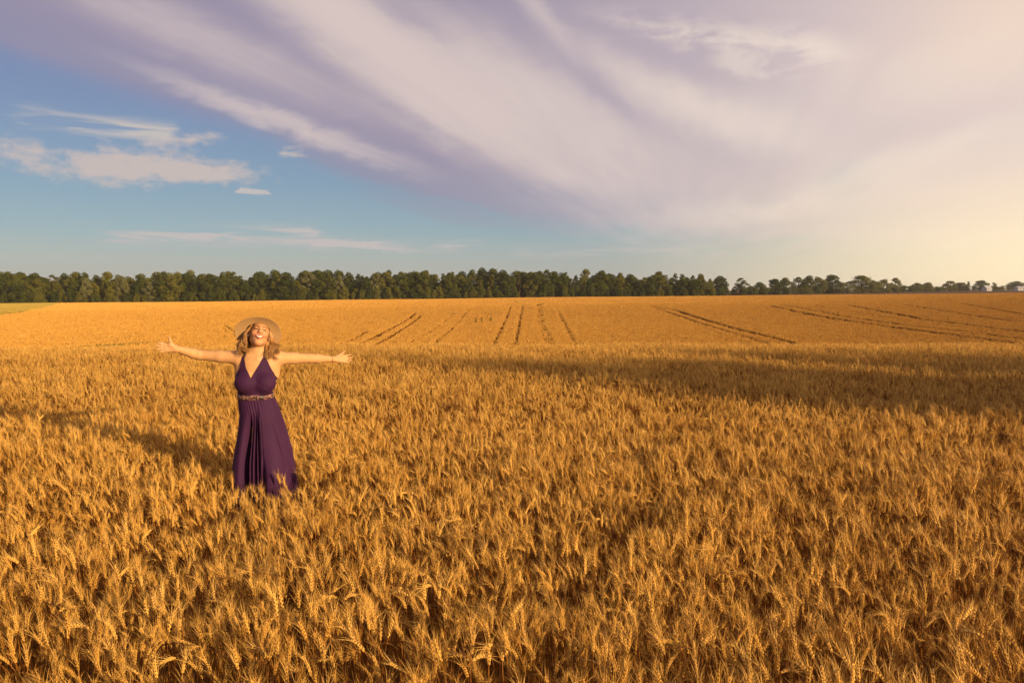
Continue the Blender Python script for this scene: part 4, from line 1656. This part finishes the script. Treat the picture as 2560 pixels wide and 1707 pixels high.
nt.links.new(vmix((vss(wv, 0.47, 0.53)), (0.02, 0.012, 0.012), vmix(V(vo.outputs['Distance']) * 1.6, (0.55, 0.36, 0.20), (0.24, 0.09, 0.08))), b.inputs['Base Color'])

TH = np.linspace(-math.pi, math.pi, 241)           # angle round the body, 0 towards the camera
TZ = np.linspace(1.03, 1.40, 75)
AX, AY = 0.012, 0.012


def torso_sdf(x, y, z):
    d = None
    for f, lo, hi, k in TORSO:
        q = f(x, y, z)
        d = q if d is None else smin(d, q, k)
    return d


def torso_radius(th, z):
    """Distance from the body's axis to its surface."""
    th, z = np.broadcast_arrays(th, z)
    best = np.full(th.shape, 0.03)
    done = np.zeros(th.shape, bool)
    for r in np.linspace(0.24, 0.03, 141):
        d = torso_sdf(AX + r * np.sin(th), AY - r * np.cos(th), z)
        hit = (d < 0) & ~done
        best[hit] = r
        done |= hit
    return best


RT = torso_radius(TH[:, None], TZ[None, :])
kern = np.array([1, 2, 3, 2, 1.0]) / 9
for _ in range(2):                                  # cloth bridges the hollows a little
    RT = np.apply_along_axis(lambda v: np.convolve(np.pad(v, 2, mode='edge'), kern, 'valid'), 0, RT)
    RT = np.apply_along_axis(lambda v: np.convolve(np.pad(v, 2, mode='edge'), kern, 'valid'), 1, RT)


def rt(th, z):
    i = np.clip((th + math.pi) / (TH[1] - TH[0]), 0, len(TH) - 1.001)
    j = np.clip((z - TZ[0]) / (TZ[1] - TZ[0]), 0, len(TZ) - 1.001)
    i0, j0 = int(i), int(j)
    a, c = i - i0, j - j0
    return (RT[i0, j0] * (1 - a) + RT[i0 + 1, j0] * a) * (1 - c) + (RT[i0, j0 + 1] * (1 - a) + RT[i0 + 1, j0 + 1] * a) * c


def th_of_x(x, z):
    """Angle on the front of the body at which its surface passes x."""
    best = min(np.linspace(-1.75, 1.75, 200), key=lambda t: abs(AX + rt(t, z) * math.sin(t) - x))
    return float(best)


def panel(name, z_list, inner, outer, off, fold=None, nu=46):
    """Cloth between two edges; inner and outer give the edge angle at a height."""
    vs = []
    for z in z_list:
        a, c = inner(z), outer(z)
        for u in range(nu):
            t = a + (c - a) * u / (nu - 1)
            e = min(u, nu - 1 - u) / (nu - 1)
            r = rt(max(-math.pi, min(math.pi, t)), z) + off * (1 - 0.85 * float(ss(u / (nu - 1), 0.80, 1.0)) * float(ss(z, 1.12, 1.16)))
            if fold:
                r += fold(u / (nu - 1), z, t)
            vs.append((AX + r * math.sin(t), AY - r * math.cos(t), z))
    o = mesh_obj(name, vs, grid_faces(len(z_list), nu), m_dress, woman, True)
    sd_ = o.modifiers.new('thickness', 'SOLIDIFY')
    sd_.thickness = 0.003
    sd_.offset = 1
    return o


ipx = lambda z, tab: float(np.interp(z, [q[0] for q in tab], [q[1] for q in tab]))
LI = [(1.055, 0.150), (1.108, 0.105), (1.155, 0.032), (1.204, -0.022), (1.29, -0.052), (1.36, -0.058)]
LO = [(1.222, -0.128), (1.27, -0.100), (1.33, -0.083), (1.36, -0.073)]
RI = [(1.055, -0.080), (1.15, -0.058), (1.204, -0.022), (1.29, 0.030), (1.36, 0.066)]
RO = [(1.222, 0.148), (1.27, 0.122), (1.32, 0.102), (1.36, 0.083)]
zl = np.concatenate([np.linspace(1.055, 1.19, 22), np.linspace(1.195, 1.362, 22)])
def open_edge(z, tab, sgn):
    t1 = th_of_x(ipx(1.222, tab), 1.222)
    if z >= 1.222:
        return th_of_x(ipx(z, tab), z)
    return t1 + (sgn * math.pi - t1) * float(ss(1.222 - z, 0.0, 0.095)) ** 1.2


open_l = lambda z: open_edge(z, LO, -1)
open_r = lambda z: open_edge(z, RO, 1)


def gather(u, z, t):
    # gathers running from under the bust up across the wrap
    x = AX + 0.12 * math.sin(t)
    w = math.exp(-((x - 0.01) / 0.055) ** 2) * math.exp(-((z - 1.13) / 0.045) ** 2)
    return 0.0035 * w * math.sin((x * 0.55 + z) * 330)


panel('bodice_panel', zl, lambda z: th_of_x(ipx(z, RI), z), open_r, 0.006)
panel('bodice_panel', zl, lambda z: th_of_x(ipx(z, LI), z), open_l, 0.011, gather)

# halter straps of patterned braid, from the top of each panel round the neck
for pts in ([(-0.066, -0.060, 1.358), (-0.052, -0.040, 1.392), (-0.030, 0.010, 1.412), (0.0, 0.060, 1.416), (0.025, 0.078, 1.416)],
            [(0.075, -0.055, 1.358), (0.080, -0.035, 1.392), (0.074, 0.010, 1.412), (0.050, 0.060, 1.416), (0.025, 0.078, 1.416)]):
    mb = MB()
    mb.tube(pts, 0.007, 7)
    mb.build('halter_strap', m_band, woman, True)

# belt
vs = []
for i in range(96):
    t = -math.pi + 2 * math.pi * i / 96
    for z, o_ in ((1.034, 0.006), (1.037, 0.017), (1.056, 0.0195), (1.073, 0.018), (1.076, 0.006)):
        r = rt(t, 1.056) + o_
        vs.append((AX + r * math.sin(t), AY - r * math.cos(t), z))
mesh_obj('belt', vs, grid_faces(96, 5, True), m_band, woman, True)

# skirt
SZ = [1.05, 0.98, 0.91, 0.82, 0.73, 0.64, 0.55, 0.43, 0.325, 0.18, 0.04]
SXL = [-0.122, -0.118, -0.113, -0.122, -0.136, -0.153, -0.170, -0.184, -0.188, -0.190, -0.192]
SXR = [0.146, 0.172, 0.196, 0.224, 0.246, 0.268, 0.282, 0.300, 0.308, 0.320, 0.330]
SD = [0.090, 0.108, 0.124, 0.132, 0.140, 0.150, 0.160, 0.178, 0.192, 0.205, 0.215]
sz = np.linspace(1.041, 0.03, 90)
NT = 420
vs = []
# hanging folds: place across the front at the hem, half width, depth, height at which they start
FOLDS = [(-0.086, 0.0320, 0.125, 0.98), (-0.036, 0.0095, 0.055, 1.02), (-0.006, 0.0130, 0.070, 1.02), (0.024, 0.0105, 0.058, 1.02), (0.054, 0.0130, 0.055, 0.66),
         (0.205, 0.010, 0.010, 0.95), (0.262, 0.016, 0.022, 0.50), (0.118, 0.012, 0.007, 0.40), (-0.145, 0.012, 0.012, 0.4), (0.160, 0.010, 0.007, 0.45)]
for z in sz:
    zz = -z
    g = lambda tab: float(np.interp(zz, [-q for q in SZ], tab))
    xl, xr, dp = g(SXL), g(SXR), g(SD)
    cx_, hw = (xl + xr) / 2, (xr - xl) / 2
    hem = (1.05 - z) / 1.02
    for i in range(NT):
        t = 2 * math.pi * i / NT
        x = math.sin(t)
        y = -math.cos(t)
        sx, sy = abs(x) ** 0.92 * np.sign(x), abs(y) ** 0.92 * np.sign(y)
        X, Y = cx_ + hw * sx, 0.012 + dp * sy
        out = 0.0
        if y < 0.25:
            fr = ss(-y, -0.25, 0.25)
            # the forward knee
            out += 0.050 * math.exp(-((X - 0.115) / 0.085) ** 2 - ((z - 0.47) / 0.20) ** 2) * fr
            out += 0.014 * math.exp(-((X + 0.060) / 0.040) ** 2 - ((z - 0.55) / 0.28) ** 2) * fr
            for c, w_, dpt, zs in FOLDS:
                k = ss(zs - z, 0.0, 0.28)
                cc = 0.012 + (c - 0.012) * (0.42 + 0.58 * ss(1.05 - z, 0.0, 0.6))
                out -= dpt * k * fr * math.exp(-((X - cc) / (w_ * (0.55 + 0.45 * hem))) ** 2)
        out += 0.012 * hem * math.sin(9 * t + 1.0) * ss(y, -0.2, 0.3)
        out += 0.0030 * ss(z, 0.80, 1.0) * math.sin(46 * t) * ss(1.05 - z, 0, 0.02) * math.exp(-((X - 0.0) / 0.055) ** 2)
        n = v3(x / max(hw, 1e-3), y / dp, 0)
        n /= np.linalg.norm(n)
        vs.append((X + n[0] * out, Y + n[1] * out, z))
sk = mesh_obj('skirt', vs, [f[::-1] for f in grid_faces(90, NT)] + [(i * NT + NT - 1, i * NT, (i + 1) * NT, (i + 1) * NT + NT - 1)[::-1] for i in range(89)], m_dress, woman, True)

# ------------------------------------------------------------------ hat
m_straw, nt, b = new_mat('woven straw', 0.75, 0.2)
tc = nt.nodes.new('ShaderNodeTexCoord')
n1 = vnoise(tc.outputs['Object'], 90.0, 3.0)
vd = nt.nodes.new('ShaderNodeVectorMath')
vd.operation = 'DISTANCE'
vd.inputs[1].default_value = (0.036, -0.004, 1.537)
nt.links.new(tc.outputs['Object'], vd.inputs[0])
braid = V.op('SINE', V(vd.outputs['Value']) * (2 * math.pi / 0.0085)) * 0.5 + 0.5
nt.links.new(vmix((n1 * 0.5 + braid * 0.5).clamp(), (0.38, 0.20, 0.07), (0.76, 0.49, 0.22)), b.inputs['Base Color'])
HAT_C = v3(0.036, -0.004, 1.537)
n_ = v3(0.10, 0.79, 0.60)
n_ /= np.linalg.norm(n_)
u_ = np.cross(n_, v3(0, 0, 1.0))
u_ /= np.linalg.norm(u_)
w_ = np.cross(u_, n_)
prof = []
for i in range(30):                                 # brim, braided in rings
    t = i / 29
    r = 0.167 - (0.167 - 0.093) * t
    prof.append((r, -0.012 * (1 - t) ** 1.5 + (0.0011 if i % 2 else -0.0011)))
for q in ((0.090, 0.010), (0.089, 0.035), (0.087, 0.060), (0.082, 0.082), (0.070, 0.098), (0.048, 0.106), (0.020, 0.108), (0.001, 0.108)):
    prof.append(q)
vs = []
NH = 96
for i in range(NH):
    a = 2 * math.pi * i / NH
    wob = 0.006 * math.sin(2 * a + 0.6) + 0.003 * math.sin(3 * a)
    for r, h in prof:
        e = max(0, (r - 0.093) / 0.079)
        vs.append(HAT_C + (u_ * math.cos(a) + w_ * math.sin(a)) * r + n_ * (h + wob * e))
hat = mesh_obj('sun_hat', vs, grid_faces(NH, len(prof), True), m_straw, woman, True)
sd_ = hat.modifiers.new('thickness', 'SOLIDIFY')
sd_.thickness = 0.0025
mb = MB()
ring = [HAT_C + (u_ * math.cos(a) + w_ * math.sin(a)) * 0.0935 + n_ * 0.020 for a in np.linspace(0, 2 * math.pi, 49)]
vs = []
for a in np.linspace(0, 2 * math.pi, 48, endpoint=False):
    for h, r in ((0.006, 0.0905), (0.006, 0.0935), (0.034, 0.0925), (0.034, 0.0885)):
        vs.append(HAT_C + (u_ * math.cos(a) + w_ * math.sin(a)) * r + n_ * h)
mesh_obj('hat_band', vs, grid_faces(48, 4, True), m_straw, hat, True)

# ------------------------------------------------------------------ hair
m_hair, nt, b = new_mat('wavy blonde hair', 0.38, 0.5)
ca = nt.nodes.new('ShaderNodeAttribute')
ca.attribute_name = 'tone'
nt.links.new(vmix(V(ca.outputs['Fac']), (0.110, 0.038, 0.008), (0.72, 0.37, 0.10)), b.inputs['Base Color'])
hr_rng = np.random.default_rng(31)
mb = MB()
tones = []


def lock(P, r0, tone, amp, ph, turns):
    P = [np.asarray(p, float) for p in P]
    n = 18
    pts, rad = [], []
    for i in range(n):
        t = i / (n - 1)
        m_ = len(P) - 1
        # Catmull-Rom through the control points
        q = t * m_
        k = min(int(q), m_ - 1)
        f = q - k
        p0, p1, p2, p3 = P[max(k - 1, 0)], P[k], P[k + 1], P[min(k + 2, m_)]
        c = 0.5 * ((2 * p1) + (-p0 + p2) * f + (2 * p0 - 5 * p1 + 4 * p2 - p3) * f * f + (-p0 + 3 * p1 - 3 * p2 + p3) * f ** 3)
        a = ph + turns * 2 * math.pi * t
        e = amp * ss(t, 0.15, 0.6)
        c = c + np.array([math.cos(a) * e, math.sin(a) * e * 0.8, math.sin(a + 0.7) * e * 0.35])
        pts.append(c)
        rad.append(r0 * (0.65 + 0.5 * math.sin(math.pi * min(1, t * 1.25 + 0.1))) * (1 - 0.72 * max(0, t - 0.7) / 0.3))
    nf = len(mb.f)
    mb.tube(pts, rad, 4)
    tones.extend([tone] * (len(mb.f) - nf))


for side in (-1, 1):
    for c in range(17):
        t = (c + 0.5) / 17                           # 0 front of the face, 1 behind the ear
        z0 = 0.050 - 0.05 * t
        start = hp(side * (0.060 + 0.018 * t), -0.040 + 0.080 * t, z0)
        mid1 = hp(side * (0.086 + hr_rng.uniform(-0.004, 0.016)), -0.010 + 0.055 * t, -0.035)
        if side < 0:
            ex_, ez = hr_rng.uniform(-0.105, -0.030), hr_rng.uniform(1.375, 1.412)
            m2 = v3(hr_rng.uniform(-0.112, -0.055), -0.035 + 0.07 * t, hr_rng.uniform(1.440, 1.470))
        else:
            ex_, ez = hr_rng.uniform(0.085, 0.185), hr_rng.uniform(1.335, 1.392)
            m2 = v3(hr_rng.uniform(0.105, 0.172), -0.035 + 0.07 * t, hr_rng.uniform(1.430, 1.465))
        ey = -0.070 + 0.07 * t * hr_rng.random()
        ph, amp, turns = hr_rng.uniform(0, 6.28), hr_rng.uniform(0.010, 0.020), hr_rng.uniform(1.0, 1.8)
        base = 0.60 - 0.45 * t + hr_rng.normal(0, 0.13)
        for q in range(24):
            j1, j2, j3 = hr_rng.normal(0, 0.0045, 3), hr_rng.normal(0, 0.0065, 3), hr_rng.normal(0, 0.0070, 3)
            lock([start + hr_rng.normal(0, 0.004, 3), mid1 + j1, m2 + j2, v3(ex_, ey, ez) + j3], hr_rng.uniform(0.0013, 0.0024), float(np.clip(base + hr_rng.normal(0, 0.17), 0, 1)),
                 amp * hr_rng.uniform(0.8, 1.2), ph + hr_rng.normal(0, 0.25), turns)
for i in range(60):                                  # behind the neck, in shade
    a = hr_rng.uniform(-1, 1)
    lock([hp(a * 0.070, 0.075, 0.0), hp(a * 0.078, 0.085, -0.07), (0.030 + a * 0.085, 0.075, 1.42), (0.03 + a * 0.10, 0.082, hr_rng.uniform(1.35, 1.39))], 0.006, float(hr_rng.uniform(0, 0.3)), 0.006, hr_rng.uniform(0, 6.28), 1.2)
# the scalp's hair under the hat
vs = []
for i in range(28):
    a = -2.55 + 5.1 * i / 27                         # from temple round the back to temple
    for j in range(14):
        e = -0.55 + 2.05 * j / 13
        q = v3(math.sin(a) * math.cos(e) * 0.078, math.cos(a) * math.cos(e) * 0.098 + 0.020, math.sin(e) * 0.090 + 0.030)
        vs.append(hp(*q))
nb = mb.n
nf = len(mb.f)
mb.add(vs, grid_faces(28, 14))
tones.extend([0.35] * (len(mb.f) - nf))
hair_me = mb.mesh('hair', m_hair, True)
a_ = hair_me.attributes.new('tone', 'FLOAT', 'FACE')
a_.data.foreach_set('value', tones)
obj_from_mesh('hair', hair_me, woman)

# ------------------------------------------------------------------ jewellery
m_pearl = noise_mat('pearl', (0.80, 0.74, 0.66), (0.90, 0.85, 0.78), 40.0, 0.2, 0.6)
m_gold, nt, b = new_mat('dark gold', 0.35, 0.5)
b.inputs['Metallic'].default_value = 0.8
b.inputs['Base Color'].default_value = (0.35, 0.19, 0.07, 1)


def ball(name, c, r, mat):
    vs, n, m_ = [], 12, 8
    for i in range(n):
        for j in range(m_ + 1):
            a, e = 2 * math.pi * i / n, -math.pi / 2 + math.pi * j / m_
            vs.append(c + r * v3(math.cos(a) * math.cos(e), math.sin(a) * math.cos(e), math.sin(e)))
    mesh_obj(name, vs, grid_faces(n, m_ + 1, True), mat, woman, True)


for s_ in (-1, 1):
    ball('earring', hp(s_ * 0.079, -0.002, -0.040), 0.0075, m_pearl)


def hoop(name, c, ax, r, th, mat):
    ax = ax / np.linalg.norm(ax)
    u = np.cross(ax, v3(0.2, 0.3, 0.9))
    u /= np.linalg.norm(u)
    w = np.cross(ax, u)
    mb = MB()
    mb.tube([c + r * (u * math.cos(a) + w * math.sin(a)) for a in np.linspace(0, 2 * math.pi, 29)], th, 6)
    mb.build(name, mat, woman, True)


hoop('bracelet', ER_ + (WR - ER_) * 0.84, WR - ER_ + v3(0.03, 0, 0.05), 0.0275, 0.0020, m_gold)
hoop('ring', WL + al * 0.096 + up_ * 0.031, al + up_ * 0.2, 0.0098, 0.0022, m_pearl)

# ------------------------------------------------------------------ haze
if True:
    m = bpy.data.materials.new('warm haze')
    m.use_nodes = True
    nt = m.node_tree
    nt.nodes.remove(nt.nodes['Principled BSDF'])
    pv = nt.nodes.new('ShaderNodeVolumePrincipled')
    pv.inputs['Color'].default_value = (0.95, 0.92, 0.86, 1)
    pv.inputs['Density'].default_value = 0.00012
    pv.inputs['Anisotropy'].default_value = 0.0
    nt.links.new(pv.outputs[0], nt.nodes['Material Output'].inputs['Volume'])
    mb = MB()
    mb.box((-9500, -3500, -45), (9500, 9500, 17))
    hz_ = mb.build('haze', m)
    tag(hz_, 'thin warm evening haze over the fields', 'haze', kind='stuff')

# ------------------------------------------------------------------ labels: look-alikes are told apart by their order in the row
ORD = ['leftmost', 'second', 'third', 'fourth', 'fifth', 'sixth', 'seventh', 'eighth', 'ninth', 'tenth', 'eleventh', 'twelfth', 'thirteenth', 'fourteenth', 'fifteenth',
       'sixteenth', 'seventeenth', 'eighteenth', 'nineteenth', 'twentieth', 'twenty-first', 'twenty-second', 'twenty-third', 'twenty-fourth', 'twenty-fifth', 'twenty-sixth']
same = {}
for o in scene.objects:
    if o.parent is None and 'label' in o and 'group' in o:
        same.setdefault(o['label'], []).append(o)
for lab, os_ in same.items():
    if len(os_) > 1:
        os_.sort(key=lambda o: o.location.x / max(o.location.y, 0.1))
        for i, o in enumerate(os_):
            if len(os_) == 2:
                o['label'] = lab + (', left of two' if i == 0 else ', right of two')
            elif i == 0:
                o['label'] = lab + ', leftmost'
            elif i == len(os_) - 1:
                o['label'] = lab + ', rightmost'
            else:
                o['label'] = lab + ', %s from left' % ORD[i]
